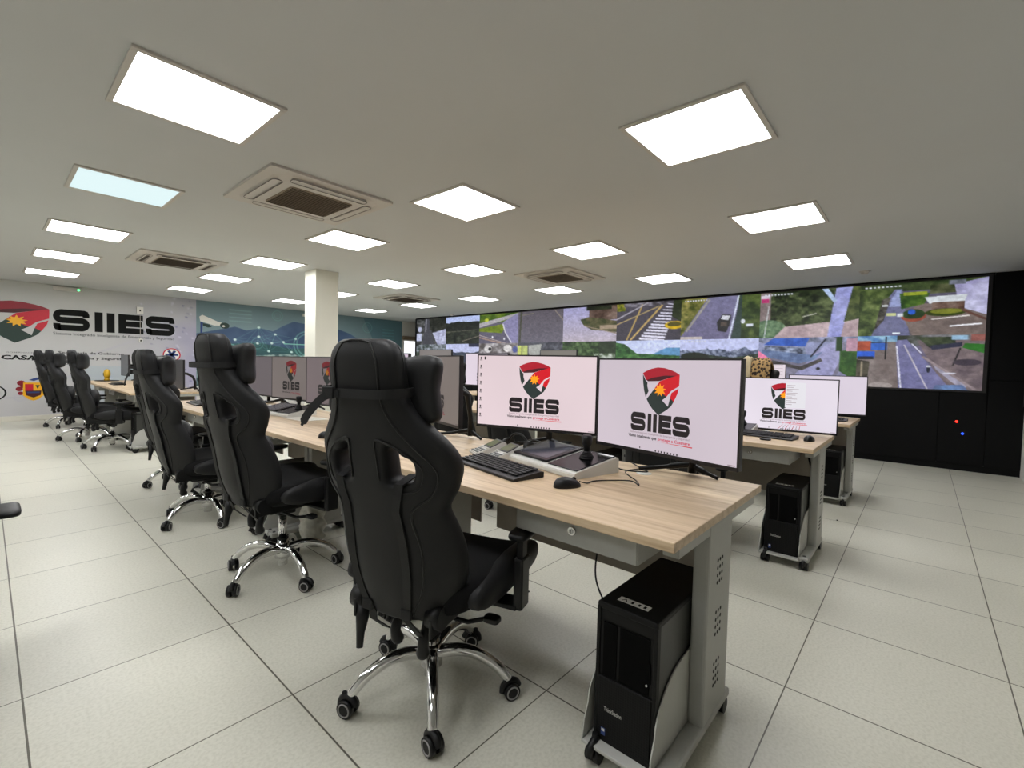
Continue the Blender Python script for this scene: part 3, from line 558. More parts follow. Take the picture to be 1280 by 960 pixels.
flat(b, [(.03, .12), (.12, .02), (.62, .3), (.80, .36), (.74, .48), (.5, .5), (.06, .34)], T, 0); flat(b, arc(.84, .47, .16, .15, 0, 360, 16)[:-1], T, 1, .0004); flat(b, arc(.8, .5, .05, .05, 0, 360, 10)[:-1], T, 0, .0008)
flat(b, [(.06, .36), (.14, .38), (.12, .9), (.06, .9)], T, 2, .0002); flat(b, [(.14, .42), (.34, .46), (.42, .58), (.3, .62), (.14, .54)], T, 1, .0003)
unw(obj('printed_camera', b, ['white', 'green', 'blue'], wm, recalc=False))
# small fittings on the far wall
t = thing('exit_sign', 'slim emergency light with green led above the grey wall print', 'emergency light', (1.05, YF - .01, 2.43))
b = bmesh.new(); bx(b, -.19, .19, -.05, 0, -.035, .035, bev=.006); obj('housing', b, 'trim', t)
b = bmesh.new(); superell(b, (.155, -.052, 0), .02, .006, .02, 1, 1, nu=12, nv=6); obj('status_light', b, 'greenled', t)
t = thing('exit_sign', 'slim white emergency light above the teal mountain mural', 'emergency light', (5.60, YF - .01, 2.38))
b = bmesh.new(); bx(b, -.14, .14, -.05, 0, -.035, .035, bev=.006); obj('housing', b, 'white', t)
for x, z, s, lab in ((2.13, 2.15, .055, 'small white wall box above the last letters of wall print'), (2.14, 1.535, .03, 'tiny wall sensor below the last letters of wall print')):
    t = thing('wall_box', lab, 'wall box', (x, YF - .008, z)); b = bmesh.new(); bx(b, -s, s, -.03, 0, -s * 1.3, s * 1.3, bev=.004); obj('cover', b, 'white', t)
    b = bmesh.new(); bx(b, -.012, .012, -.035, -.03, -.02, .014); obj('socket', b, 'ink', t)
b = bmesh.new(); tube(b, [(2.135, YF - .014, 2.08), (2.135, YF - .014, 1.575)], .004, n=6); tag(obj('cable', b, 'trim'), 'thin vertical conduit between the two wall boxes', 'cable')

# ------------------------------------------------------------------ ceiling lights and cassette units
def make_light(mat):
    t = thing('ceiling_light', 'x', 'ceiling light', (0, 0, H))
    b = bmesh.new(); s, q = .315, .288
    for a in ((-s, s, -s, -q), (-s, s, q, s), (-s, -q, -q, q), (q, s, -q, q)): bx(b, a[0], a[1], a[2], a[3], -.012, 0, bev=.002)
    obj('frame', b, 'trim', t); b = bmesh.new(); bx(b, -q, q, -q, q, -.006, 0); obj('diffuser', b, mat, t); return t
lx = {'A': .735, 'B': 2.58, 'C': 4.44, 'D': 6.40}; ly = [.965, 2.82, 4.66, 6.56, 8.44, 10.38]
desc = {'A': 'in the leftmost line', 'B': 'in line left of the column', 'C': 'in line right of the column', 'D': 'in line closest to video wall'}
ordn = ['nearest to camera', 'second from camera', 'third from camera', 'fourth from camera', 'fifth from camera', 'farthest from camera']
L0 = None; LC = None
for c in 'ABCD':
    for k, y in enumerate(ly):
        if c == 'A' and k == 0: lab = 'unseen square ceiling panel just outside the top left corner'  # unseen panel continuing the grid, added for light near the camera
        else:
            kk = k - 1 if c == 'A' else k
            lab = 'glowing square ceiling panel %s, %s' % (ordn[kk], desc[c])
            if c == 'A' and k == 5: lab = 'glowing square ceiling panel farthest back in the leftmost line'
        if c == 'A' and k == 2:
            l = make_light('lampc'); l.location = (lx[c], y, H); l['label'] = 'slightly cooler dimmer ceiling panel, second in the leftmost line'; l['group'] = 'ceiling light panels'; continue
        if L0 is None: L0 = make_light('lamp'); l = L0; l.location = (lx[c], y, H); l['label'] = lab; l['group'] = 'ceiling light panels'
        else: dup(L0, (lx[c], y, H), 0, lab, 'ceiling light panels')
for x in (-1.15,):  # unseen row of panels, added to brighten drawers and fronts facing left
    for y in ly: dup(L0, (x, y, H), 0, 'added ceiling panel over the unseen side of the room, beyond the left edge', 'added ceiling light panels beyond the left edge')
def rrect(x0, x1, y0, y1, r, n=6):
    pts = []
    for cx, cy, a in ((x1 - r, y1 - r, 0), (x0 + r, y1 - r, 90), (x0 + r, y0 + r, 180), (x1 - r, y0 + r, 270)):
        pts += [(cx + r * math.cos(R(a + 90 * i / n)), cy + r * math.sin(R(a + 90 * i / n))) for i in range(n + 1)]
    return pts
def make_ac(openflap=False):
    t = thing('air_conditioner', 'x', 'air conditioner', (0, 0, H))
    b = bmesh.new(); o = rrect(-.47, .47, -.47, .47, .02); extr(b, o, 'z', -.018, 0, 0)
    o2 = rrect(-.40, .40, -.40, .40, .10); i2 = rrect(-.33, .33, -.33, .33, .08)
    v0 = [b.verts.new((x, y, -.018)) for x, y in o2]; v1 = [b.verts.new((x, y, -.034)) for x, y in i2]
    for i in range(len(v0)): b.faces.new((v0[i], v0[(i + 1) % len(v0)], v1[(i + 1) % len(v0)], v1[i])).smooth = True
    b.faces.new(v1); obj('panel', b, 'acb', t)
    b = bmesh.new(); extr(b, rrect(-.245, .245, -.245, .245, .03), 'z', -.040, -.033, 0)
    for k in range(17):
        y = -.225 + k * .028; bx(b, -.235, .235, y - .002, y + .002, -.045, -.039, 1)
    obj('grille', b, ['acg', 'line'], t)
    for a in range(4):
        b = bmesh.new(); r = Matrix.Rotation(a * math.pi / 2, 4, 'Z')
        tb = bmesh.new(); extr(tb, rrect(-.29, .29, -.385, -.315, .03), 'z', -.034, -.026, 0); merge(b, tb, 0, r)
        tb = bmesh.new(); q = [(x, y, -.0345) for x, y in rrect(-.292, .292, -.387, -.313, .032)]; tube(tb, q, .0017, n=5, closed=True); merge(b, tb, 1, r)
        if openflap:
            tb = bmesh.new(); bx(tb, -.24, .24, -.368, -.332, -.0375, -.034); merge(b, tb, 1, r)
        obj('louver', b, ['acb', 'line'], t)
    return t
a0 = make_ac(); a0.location = (1.73, 3.72, H); tag(a0, 'square ceiling cassette air conditioner nearest to the camera', group='ceiling cassettes')
a1 = make_ac(True); a1.location = (1.72, 7.5, H); tag(a1, 'ceiling cassette air conditioner with open dark louvers at the left', group='ceiling cassettes')
dup(a0, (5.43, 3.92, H), 0, 'ceiling cassette air conditioner near the video wall', 'ceiling cassettes')
dup(a1, (5.58, 7.75, H), 0, 'small distant ceiling cassette air conditioner right of the column', 'ceiling cassettes')
for x, y, lab in ((7.32, .60, 'small round detector on the ceiling near right end of video wall'), (8.02, 9.19, 'tiny round detector on ceiling near left end of video wall')):
    b = bmesh.new(); cyl(b, (0, 0, -.012), (0, 0, 0), .055, .06, n=24); cyl(b, (0, 0, -.04), (0, 0, -.012), .032, .045, n=24)
    tag(obj('smoke_detector', b, 'acb', loc=(x, y, H)), lab, 'smoke detector')

# ------------------------------------------------------------------ desks
DP = 1.345                         # pitch of the desks along a row
def caster_bm(bm, x, y, r=.032):
    for s in (-.013, .013): cyl(bm, (x, y + s - .009, r), (x, y + s + .009, r), r, mi=0, n=18)
    tube(bm, [(x - .036, y, .03), (x - .026, y, .056), (x, y, .068), (x + .026, y, .056), (x + .036, y, .03)], .012, 0, 8)
    cyl(bm, (x, y, .06), (x, y, .085), .01, mi=0, n=8)
def make_desk():
    """local origin: floor under the near front corner; x = depth, y = along the row"""
    t = thing('desk', 'x', 'desk', (0, 0, 0)); w_, d_ = DP - .004, .868
    b = bmesh.new(); bx(b, 0, d_, 0, w_, .722, .75, bev=.0025); obj('desktop', b, 'wood', t)
    for s in (0, 1):
        lg = bmesh.new(); y0 = .004 if s == 0 else w_ - .054; y1 = y0 + .05; yo = y0 if s == 0 else y1
        prof = [(.29, .05), (.52, .05), (.52, .722), (.265, .722), (.265, .60), (.275, .58), (.29, .10)]
        bx(lg, .29, .515, y0, y1, .075, .722, bev=.008); bx(lg, .05, .80, y0 + .002, y1 - .002, .69, .721, bev=.003)
        bx(lg, .03, .56, y0 - .002, y1 + .002, .05, .082, bev=.010, seg=3)
        sg = -1 if s == 0 else 1
        for zc in (.555, .385, .215):
            for i in range(3):
                for j in range(4): cyl(lg, (.375 + i * .022, yo, zc - .036 + j * .024), (.375 + i * .022, yo + sg * .0008, zc - .036 + j * .024), .0062, mi=1, n=8)
        L = obj('leg', lg, ['grey', 'hole'], t)
        for cx in (.058, .53): cb = bmesh.new(); caster_bm(cb, cx, (y0 + y1) / 2, .026); obj('caster', cb, 'plastic', L)
    b = bmesh.new(); bx(b, .70, .712, .06, w_ - .06, .30, .70, bev=.003); obj('modesty_panel', b, 'taupe', t)
    b = bmesh.new(); bx(b, .075, .42, .135, .60, .625, .720, bev=.003); D = obj('drawer', b, 'grey', t)
    b = bmesh.new(); bx(b, .068, .076, .137, .598, .627, .7185, bev=.002); f = obj('drawer_front', b, 'grey', D)
    b = bmesh.new(); cyl(b, (.060, .36, .675), (.069, .36, .675), .013, .015, 0, 20); cyl(b, (.057, .36, .675), (.061, .36, .675), .008, mi=1, n=14); bx(b, .0562, .0575, .3588, .3612, .669, .681, 2)
    obj('lock', b, ['chrome', 'steel', 'hole'], D)
    # computer tray hanging beside the near leg
    b = bmesh.new(); bx(b, .02, .53, .054, .274, .052, .064, bev=.003)
    def side(y):
        pr = [(.02, .055), (.50, .055), (.50, .33), (.40, .33), (.27, .315)] + [(.27 - .22 * math.sin(R(a)), .165 + .15 * math.cos(R(a))) for a in range(10, 91, 10)] + [(.03, .12)]
        extr(b, pr, 'y', y, y + .004)
    side(.0535); side(.270); obj('computer_tray', b, 'lgrey', t)
    for cx in (.045, .50): b = bmesh.new(); caster_bm(b, cx, .24, .024); obj('tray_caster', b, 'plastic', t)
    b = bmesh.new(); cyl(b, (.70, .42, .7495), (.70, .42, .752), .032, mi=0, n=28); obj('cable_grommet', b, 'silver', t)
    return t
def ordw(i): return ['nearest', 'second', 'third', 'fourth'][i]
RX = [1.177, 3.235, 5.10]
desk0 = make_desk(); desk0.location = (RX[0], .462, 0)
tag(desk0, 'light oak desk nearest to the camera with grey drawer and metal legs', group='desks in the front row')
rown = ['front row', 'middle row', 'rear row by the video wall']
for r in range(3):
    for i in range(4):
        if r == 0 and i == 0: continue
        lab = ['light oak desk at the right end of the %s', 'light oak desk second from the right end of the %s', 'light oak desk third from the right end of the %s', 'light oak desk at the far left end of the %s'][i] % rown[r]
        dup(desk0, (RX[r], .462 + DP * i, 0), 0, lab, 'desks in the ' + rown[r])
FY = 7.30
for i in range(3):
    dup(desk0, (RX[0], FY + DP * i, 0), 0, ['light oak desk beginning the distant block beyond the gap', 'light oak desk in the middle of the distant block', 'light oak desk of the distant block closest to the printed wall'][i], 'desks in the distant block')

# ------------------------------------------------------------------ computers
def make_pc():
    t = thing('computer_tower', 'x', 'computer'); b = bmesh.new()
    bx(b, .012, .45, -.096, .096, 0, .418, bev=.006); obj('case', b, ['towers'], t)
    b = bmesh.new(); bx(b, -.004, .452, -.0975, .0975, .404, .425, bev=.005); bx(b, -.006, .018, -.0975, -.085, 0, .412, bev=.003); bx(b, -.006, .018, .085, .0975, 0, .412, bev=.003); bx(b, -.006, .018, -.087, .087, .0, .012); bx(b, 0, .02, -.087, .087, .37, .405)
    bx(b, .0, .014, -.086, .086, .2, .372); obj('shell', b, 'tower', t)
    b = bmesh.new(); bx(b, -.003, .0, -.074, .02, .205, .368); bx(b, -.0055, .0, -.078, -.074, .24, .30)
    bx(b, -.003, 0, .03, .074, .205, .368); obj('drive_bay', b, 'hole2', t)
    b = bmesh.new(); bx(b, -.008, .012, -.085, .085, .012, .2, bev=.003); pf = obj('perforated_bezel', b, 'perf', t)
    b = bmesh.new(); cyl(b, (-.006, -.068, .235), (-.0035, -.068, .235), .003, n=10); obj('power_button', b, 'silver', t)
    b = bmesh.new(); P = lambda x, y, off=0: Vector((-.0092, -x, -y)); text(b, 'ThinkStation', P, .058, -.062, -.100, 0, h=.013, bold=.02); obj('lettering', b, 'lgrey', t, recalc=False)
    b = bmesh.new(); bx(b, -.0094, -.008, .056, .070, .022, .044, 0); bx(b, -.0098, -.009, .058, .068, .034, .042, 1); obj('badge', b, ['blue', 'silver'], t)
    b = bmesh.new(); bx(b, .04, .068, -.045, .055, .425, .4258, 0); text(b, 'V', lambda x, y, off=0: Vector((.062 - y * -1, -x, .4261)), .02, -.045, -.0, 1, h=.016)
    for yy in (.012, -.010, -.028): bx(b, .046, .060, yy - .006, yy + .002, .4258, .4261, 1)
    obj('sticker', b, ['silver', 'ink'], t); return t
pc0 = make_pc(); pc0.location = (RX[0] + .062, .462 + .156, .0645)
tag(pc0, 'black tower computer nearest to the camera in a grey tray', group='tower computers under the desks')
for r in range(3):
    for i in range(4):
        if (r, i) == (0, 0): continue
        if r > 0 and i > 1: continue
        dup(pc0, (RX[r] + .062, .462 + DP * i + .156, .0645), 0, 'black tower computer under the %s desk of the %s' % (ordw(i), rown[r].replace(' by the video wall', '')), 'tower computers under the desks')
for i in range(2): dup(pc0, (RX[0] + .062, FY + DP * i + .156, .0645), 0, ['black tower computer under the first desk of the distant block', 'black tower computer under the second desk of the distant block'][i], 'tower computers under the desks')
# ------------------------------------------------------------------ monitors
def scr_mat(name, col, s=1.0):
    m, N, L, b = nt(name); c = lin(col)
    b.inputs['Base Color'].default_value = (.02, .02, .02, 1); b.inputs['Roughness'].default_value = .35; b.inputs['Specular IOR Level'].default_value = .2
    tc = N.new('ShaderNodeTexCoord'); nz = N.new('ShaderNodeTexNoise'); nz.inputs['Scale'].default_value = 1.4; L.new(tc.outputs['Object'], nz.inputs['Vector'])
    cr = N.new('ShaderNodeValToRGB'); cr.color_ramp.elements[0].position = .35; cr.color_ramp.elements[1].position = .65
    cr.color_ramp.elements[0].color = tuple(v * .95 for v in c) + (1,); cr.color_ramp.elements[1].color = tuple(v * 1.05 for v in c) + (1,)
    L.new(nz.outputs[0], cr.inputs[0]); L.new(cr.outputs[0], b.inputs['Emission Color']); b.inputs['Emission Strength'].default_value = s
    return m
LV = {}
def level(key, bg, k=1.0):
    if key in LV: return LV[key]
    def c(t): return tuple(v * k for v in t)
    LV[key] = dict(bg=scr_mat('lit_screen_' + key, bg), mats=[scr_mat('screen_%s_%s' % (n, key), c(v)) for n, v in (('ink', (24, 16, 20)), ('grey', (150, 128, 138)), ('green', (34, 46, 44)), ('maroon', (70, 14, 24)), ('darkred', (168, 16, 38)), ('red', (206, 10, 30)), ('star', (255, 158, 12)), ('window', (222, 220, 226)), ('tagline', (196, 40, 70)))])
    return LV[key]
SWD, SHT = .66, .388
def SP(x, y, off=0): return Vector((.0112 + off, x, y))
def screen_logo(par, mats, zc, icons=False, window=False):
    top = SHT / 2; P = lambda x, y, off=0: SP(x, top - y, off)
    def fin(nm, b): o = obj(nm, b, mats, par, recalc=False); o.location = (0, 0, zc)
    def rc(b, x, y, w_, h_, mi, Q=P): flat(b, [(x, y), (x + w_, y), (x + w_, y + h_), (x, y + h_)], Q, mi)
    b = bmesh.new(); shield(b, lambda x, y, off=0: SP(-.083 + x * .172, top - .036 - y * .190, off), dict(green=2, maroon=3, dred=4, red=5, star=6)); fin('shield_emblem', b)
    b = bmesh.new(); siies(b, lambda x, y, off=0: SP(-.137 + x * .276 / 5, top - .222 - y * .076, off), 0); fin('logo_letters', b)
    b = bmesh.new(); text(b, 'Sistema Integrado Inteligente de Emergencia y Seguridad', P, .276, -.137, .309, 1, h=.008, bold=.01)
    text(b, 'Visión inteligente que', P, .140, -.147, .326, 0, h=.012, bold=.03); text(b, 'protege a Casanare', P, .142, .0, .326, 8, h=.012, bold=.02)
    flat(b, [(-.0, .3315), (.152, .3305), (.152, .3345)], P, 5); fin('tagline', b)
    b = bmesh.new()
    for i in range(8): rc(b, -.012 + i * .014, .366, .006, .007, 0)
    rc(b, -.088, .362, .004, .008, 0); rc(b, .29, .368, .028, .003, 1); fin('taskbar_icons', b)
    if icons:
        b = bmesh.new()
        for i in range(8): rc(b, -.312, .014 + i * .043, .008, .012, 0); rc(b, -.315, .029 + i * .043, .014, .003, 0)
        rc(b, -.288, .012, .010, .016, 0); fin('desktop_icons', b)
    if window:
        b = bmesh.new(); rc(b, .01, .03, .125, .182, 7, lambda x, y, off=0: SP(x, top - y, .003))
        for i in range(11): rc(b, .018, .05 + i * .0138, .03 + .07 * random.random(), .003, 1, lambda x, y, off=0: SP(x, top - y, .0034))
        fin('dialog_window', b); b = bmesh.new()
        for i in range(7):
            x = -.03 + i * .022; flat(b, [(x, .372), (x + .03 - .004 * i, .338), (x + .032 - .004 * i, .339), (x + .004, .372)], P, 1 if i % 2 else 4)
        fin('screen_drawing', b)
def make_monitor(key, bg, k=1.0, logo=True, zc=.30, icons=False, window=False):
    t = thing('monitor', 'x', 'monitor'); hx, hz = SWD / 2, SHT / 2
    b = bmesh.new(); bx(b, -.012, .010, -hx, hx, zc - hz, zc + hz, bev=.003)
    bx(b, -.040, -.012, -hx * .72, hx * .72, zc - hz * .75, zc + hz * .6, bev=.012)
    for (y0, y1, z0, z1) in ((-hx, hx, zc + hz - .007, zc + hz), (-hx, hx, zc - hz, zc - hz + .014), (-hx, -hx + .007, zc - hz, zc + hz), (hx - .007, hx, zc - hz, zc + hz)): bx(b, .009, .0125, y0, y1, z0, z1)
    obj('housing', b, 'bezel', t)
    b = bmesh.new(); l = level(key, bg, k); bx(b, .0085, .0108, -hx + .006, hx - .006, zc - hz + .013, zc + hz - .006); s = obj('screen', b, l['bg'], t)
    if logo:
        screen_logo(s, l['mats'], zc, icons, window)
    b = bmesh.new(); bx(b, -.075, -.04, -.03, .03, zc - .05, zc + .05, bev=.004); tube(b, [(-.07, 0, zc + .01), (-.14, 0, zc), (-.21, 0, zc - .04), (-.235, 0, .12), (-.235, 0, .01)], [.018, .018, .018, .016, .018], 0, 10)
    tube(b, smoothpath([(-.235, 0, .045), (-.215, -.05, .035), (-.17, -.12, .018), (-.12, -.19, .006)], 5), [.013] * 8 + [.009] * 8, 0, 8)
    tube(b, smoothpath([(-.235, 0, .04), (-.242, .05, .024), (-.25, .11, .006)], 5), [.013] * 6 + [.008] * 5, 0, 8)
    obj('stand', b, 'plastic', t); return t
def put(m, x, y, deg, lab, grp, z=.752): m.location = (x, y, z); m.rotation_euler = (0, 0, R(deg)); return tag(m, lab, group=grp)
GF = 'monitors on the front row of desks'
put(make_monitor('nearest', (206, 193, 203), 1.0), 1.778, .775, 167.5, 'large monitor with shield and SIIES logo, nearest to the camera', GF, .750)
put(make_monitor('pinkish', (228, 208, 213), 1.05, icons=True, zc=.313), 1.866, 1.488, 196.5, 'bright monitor with a column of desktop icons left of the logo', GF, .7515)
put(make_monitor('dim', (116, 106, 101), .62, zc=.303), 1.755, 2.14, 164.5, 'dim angled monitor with SIIES logo seen beside the head pillow of nearest chair', GF)  # grazing-angle dimming is put into the colours of the dim screens
m = make_monitor('pinkdim', (206, 188, 206), .9, logo=False, zc=.32); put(m, 1.80, 2.83, 186, 'plain pink lit monitor half hidden behind the nearest chair headrest', GF)
put(make_monitor('duskgrey', (112, 100, 102), .62, zc=.29), 1.79, 3.50, 182, 'dim monitor cut off by nearest chair with red logo corner showing', GF)
mq = make_monitor('greydim', (114, 105, 102), .62, zc=.29); put(mq, 1.82, 4.22, 186, 'dim grey monitor with full SIIES logo between the two nearest chairs', GF)
m = make_monitor('slate', (96, 88, 92), .6, logo=False, zc=.29); put(m, 1.80, 4.93, 182, 'narrow sliver of a dim monitor left of the grey SIIES monitor', GF)
GM = 'monitors on the middle row of desks'
put(make_monitor('white', (229, 220, 232), 1.05, window=True, zc=.213), 3.86, .752, 188, 'monitor with a dialog window covering half of its shield logo', GM)
tl = make_monitor('whitetall', (226, 212, 226), 1.05, zc=.395); put(tl, 3.86, 3.80, 183, 'bright monitor behind a chair, red top of its logo showing', GM)
gr = make_monitor('greytop', (126, 120, 118), .8, logo=False, zc=.445); put(gr, 3.92, 4.80, 180, 'grey screen edge rising left of the bright middle row monitor', GM)
GB = 'monitors on the rear row of desks'
m = make_monitor('lilac', (219, 208, 222), 1.0, logo=False, zc=.235); put(m, 5.62, .72, 189, 'plain lilac monitor at the right end of rear row', GB)
m = make_monitor('document', (226, 214, 222), 1.0, logo=False, zc=.345); put(m, 5.62, 1.42, 186, 'raised monitor with ruled lines beside the leopard print cloth', GB)
b = bmesh.new()
for i in range(5): bx(b, .0108, .0113, -.3, .3, .385 + i * .035, .387 + i * .035)
obj('screen_lines', b, LV['document']['mats'][1], [c for c in kids(m) if c.name.startswith('screen')][0], recalc=False)
m = make_monitor('greyrear', (122, 118, 112), .8, logo=False, zc=.505); put(m, 5.62, 4.05, 180, 'grey raised monitor whose top peeks over the iconed monitor', GB)
m = make_monitor('off', (44, 42, 44), .5, logo=False, zc=.23); put(m, 1.72, 7.62, 184, 'dark switched off monitor at the start of the distant block', 'monitors on the distant block')
m = make_monitor('off2', (70, 72, 74), .5, logo=False, zc=.285); put(m, 1.72, 11.0, 180, 'small dark grey monitor beside the printed wall', 'monitors on the distant block')
# angled arms reaching past the distant monitors
for x, y, z, lab in ((1.95, 7.32, .752, 'black and white angled arm beside the switched off monitor'), (1.98, 5.15, .752, 'black and white angled arm left of the grey SIIES monitor')):
    t = thing('articulated_stand', lab, 'stand', (x, y, z)); b = bmesh.new(); cyl(b, (0, 0, 0), (0, 0, .18), .016); cyl(b, (0, 0, 0), (0, 0, .02), .05)
    tube(b, [(0, 0, .17), (.06, -.10, .24), (.12, -.2, .31)], .02); obj('arm', b, 'plastic', t)
    b = bmesh.new(); tube(b, [(0, -.02, .215), (.06, -.11, .285), (.11, -.19, .34)], .012); obj('cover', b, 'white', t)

# ------------------------------------------------------------------ desk peripherals
def make_keyboard():
    t = thing('keyboard', 'x', 'keyboard'); b = bmesh.new()
    pr = [(-.078, 0), (.078, 0), (.078, .022), (.06, .024), (-.074, .011), (-.078, .009)]; extr(b, pr, 'y', -.224, .224); obj('base', b, 'plastic', t)
    b = bmesh.new(); rows = [(.062, 1), (.040, 0), (.020, 0), (0, 0), (-.020, 0), (-.040, 0)]; tilt = .0965
    for x, fn in rows:
        y = .214
        while y > -.21:
            wd = .0165
            if x == -.040 and -.02 < y < .13: wd = .115 if .06 < y < .13 else .0165
            if y - wd < -.214: break
            z = .0125 + (x + .074) * tilt
            bx(b, x - .0075, x + .0075, y - wd, y, z, z + .006, bev=.0012, seg=1); y -= wd + .0027
            if abs(y - (-.068)) < .010 or abs(y - (-.135)) < .008: y -= .006
    obj('keys', b, 'key', t); return t
def setkb(o, x, y, deg, lab, z=.7505): o.location = (x, y, z); o.rotation_euler = (0, 0, R(deg)); o['label'] = lab; o['group'] = 'keyboards'
k0 = make_keyboard(); setkb(k0, 1.468, 1.372, -11, 'black full size keyboard in front of the iconed monitor')
for x, y, d, lab in ((1.40, 5.30, -4, 'black keyboard at the far left end of front row, beyond second chair'), (3.60, .84, -4, 'black keyboard under the monitor with the dialog window'), (5.40, .74, 0, 'black keyboard in front of the plain lilac monitor'), (1.40, 9.6, 0, 'small dark keyboard on the distant block of desks')):
    setkb(dup(k0, (x, y, .7505)), x, y, d, lab)
def make_mouse():
    t = thing('mouse', 'x', 'computer mouse'); b = bmesh.new()
    def f(p): p.z = max(p.z, -.001) * (1.0 - .25 * (p.x / .055)); return p
    superell(b, (0, 0, .001), .055, .031, .036, .9, .85, 0, fn=f); obj('body', b, 'plastic', t)
    b = bmesh.new(); cyl(b, (.028, -.003, .028), (.028, .003, .028), .008, n=14); obj('scroll_wheel', b, 'gloss', t); return t
m0 = make_mouse(); m0.location = (1.447, .985, .750); m0.rotation_euler = (0, 0, R(-28)); tag(m0, 'black computer mouse alone in front of the nearest monitor', group='computer mice')
for x, y, d, lab in ((1.34, 2.62, -10, 'black mouse left of the nearest chair back'), (3.62, .545, 0, 'black mouse right of the keyboard on the middle row')):
    tag(dup(m0, (x, y, .750), R(d), lab), group='computer mice')
b = bmesh.new(); tube(b, smoothpath([(1.50, .965, .765), (1.54, .955, .7535), (1.60, .95, .7535), (1.70, .86, .7535), (1.66, .80, .7535), (1.72, .84, .7535), (1.84, .95, .7535), (1.96, .92, .7535)], 6), .0024, n=6)
tag(obj('cable', b, 'plastic'), 'thin black mouse cable looping on the desk beside joystick controller', 'cable')
b = bmesh.new(); tube(b, smoothpath([(1.83, 1.03, .79), (1.85, .98, .757), (1.90, .88, .7538), (1.95, .93, .7538), (2.0, 1.0, .76)], 6), .003, n=6)
tag(obj('cable', b, 'plastic'), 'black cable running from the joystick controller to the desk back', 'cable')
def make_controller():
    """surveillance keyboard: tablet-like touch screen on the left, joystick console on the right; +x is the back"""
    t = thing('joystick_controller', 'x', 'joystick controller'); b = bmesh.new()
    pr = [(-.13, 0), (.13, 0), (.13, .062), (.12, .067), (-.122, .026), (-.13, .02)]
    extr(b, pr, 'y', -.235, .235); bmesh.ops.bevel(b, geom=[e for e in b.edges if abs(e.verts[0].co.y - e.verts[1].co.y) > .4], offset=.003, segments=2, affect='EDGES'); obj('console', b, 'silver', t)
    tl_ = math.atan2(.041, .242); rm = Matrix.Translation((0, 0, .0475)) @ Matrix.Rotation(-tl_, 4, 'Y')
    tb = bmesh.new(); bx(tb, -.105, .125, -.03, .228, .0, .010, bev=.003); b = bmesh.new(); merge(b, tb, 0, rm); s = obj('tablet', b, 'gloss', t)
    tb = bmesh.new(); bx(tb, -.082, .105, -.005, .205, .0102, .0108); b = bmesh.new(); merge(b, tb, 0, rm); obj('touch_screen', b, 'tablet', s)
    tb = bmesh.new(); bx(tb, -.112, .118, -.225, -.045, .0, .004, bev=.0015); b = bmesh.new(); merge(b, tb, 0, rm); obj('control_pad', b, 'gloss', t)
    b = bmesh.new(); c = (.035, -.135)
    for r_, z in ((.034, .058), (.030, .066), (.025, .074), (.019, .082)): cyl(b, (c[0], c[1], z - .004), (c[0], c[1], z + .004), r_, r_ * .86, n=22)
    tube(b, [(c[0], c[1], .078), (c[0], c[1], .105), (c[0], c[1], .118), (c[0], c[1], .148), (c[0], c[1], .156)], [.013, .014, .021, .0235, .017], n=20); obj('joystick', b, 'plastic', t)
    b = bmesh.new(); cyl(b, (-.11, -.005, .031), (-.11, -.005, .0335), .006, n=16); obj('dial', b, 'chrome', t); return t
c0 = make_controller(); c0.location = (1.735, 1.225, .750); c0.rotation_euler = (0, 0, R(-13)); tag(c0, 'silver joystick controller with dark touch tablet below two nearest monitors', group='joystick controllers')
dup(c0, (1.66, 3.98, .750), R(10), 'silver joystick controller beside papers at the far grey SIIES monitor', 'joystick controllers')
dup(c0, (3.76, 1.14, .750), 0, 'joystick controller half hidden left of the dialog window monitor', 'joystick controllers')
def make_phone():
    t = thing('dispatch_phone', 'x', 'desk phone'); b = bmesh.new()
    pr = [(-.085, 0), (.085, 0), (.085, .055), (.07, .062), (-.02, .024), (-.085, .014)]; extr(b, pr, 'y', -.05, .05)
    bmesh.ops.bevel(b, geom=list(b.edges), offset=.004, segments=2, affect='EDGES'); obj('body', b, 'silver', t)
    rm = Matrix.Translation((.028, 0, .0455)) @ Matrix.Rotation(-math.atan2(.038, .09), 4, 'Y')
    tb = bmesh.new(); bx(tb, -.036, .044, -.043, .043, 0, .004, bev=.002); b = bmesh.new(); merge(b, tb, 0, rm); f = obj('display_frame', b, 'dgrey', t)
    tb = bmesh.new(); bx(tb, -.028, .034, -.034, .034, .0042, .0048); b = bmesh.new(); merge(b, tb, 0, rm); obj('display', b, 'lcd', f)
    b = bmesh.new()
    for i in range(3):
        for j in range(5): bx(b, -.076 + i * .019, -.063 + i * .019, -.041 + j * .017, -.029 + j * .017, .015 + .0028 * i, .0205 + .0028 * i, bev=.0015, seg=1)
    obj('buttons', b, 'keyg', t)
    b = bmesh.new()
    for y in (-.047, .047): superell(b, (-.016, y * .8, .031), .008, .007, .006, 1, 1, nu=12, nv=6)
    obj('knobs', b, 'white', t); return t
p0 = make_phone(); p0.location = (1.672, 1.515, .750); p0.rotation_euler = (0, 0, R(-18)); tag(p0, 'grey desk phone with green display, right of the pair behind keyboard', group='desk phones')
dup(p0, (1.705, 1.655, .750), R(-24), 'grey desk phone with green display, left of the pair behind keyboard', 'desk phones')
t = thing('headset', 'black headset with headband lying under the iconed monitor', 'headset', (1.83, 1.56, .752)); b = bmesh.new()
tube(b, [(0, .075 * math.cos(a), .012 + .085 * math.sin(a)) for a in [math.pi * k / 14 for k in range(15)]], .006, n=8); obj('headband', b, 'plastic', t)
for s in (-1, 1): b = bmesh.new(); cyl(b, (0, s * .062, .035), (0, s * .088, .035), .034, .03, n=22); obj('ear_cup', b, 'plastic', t)
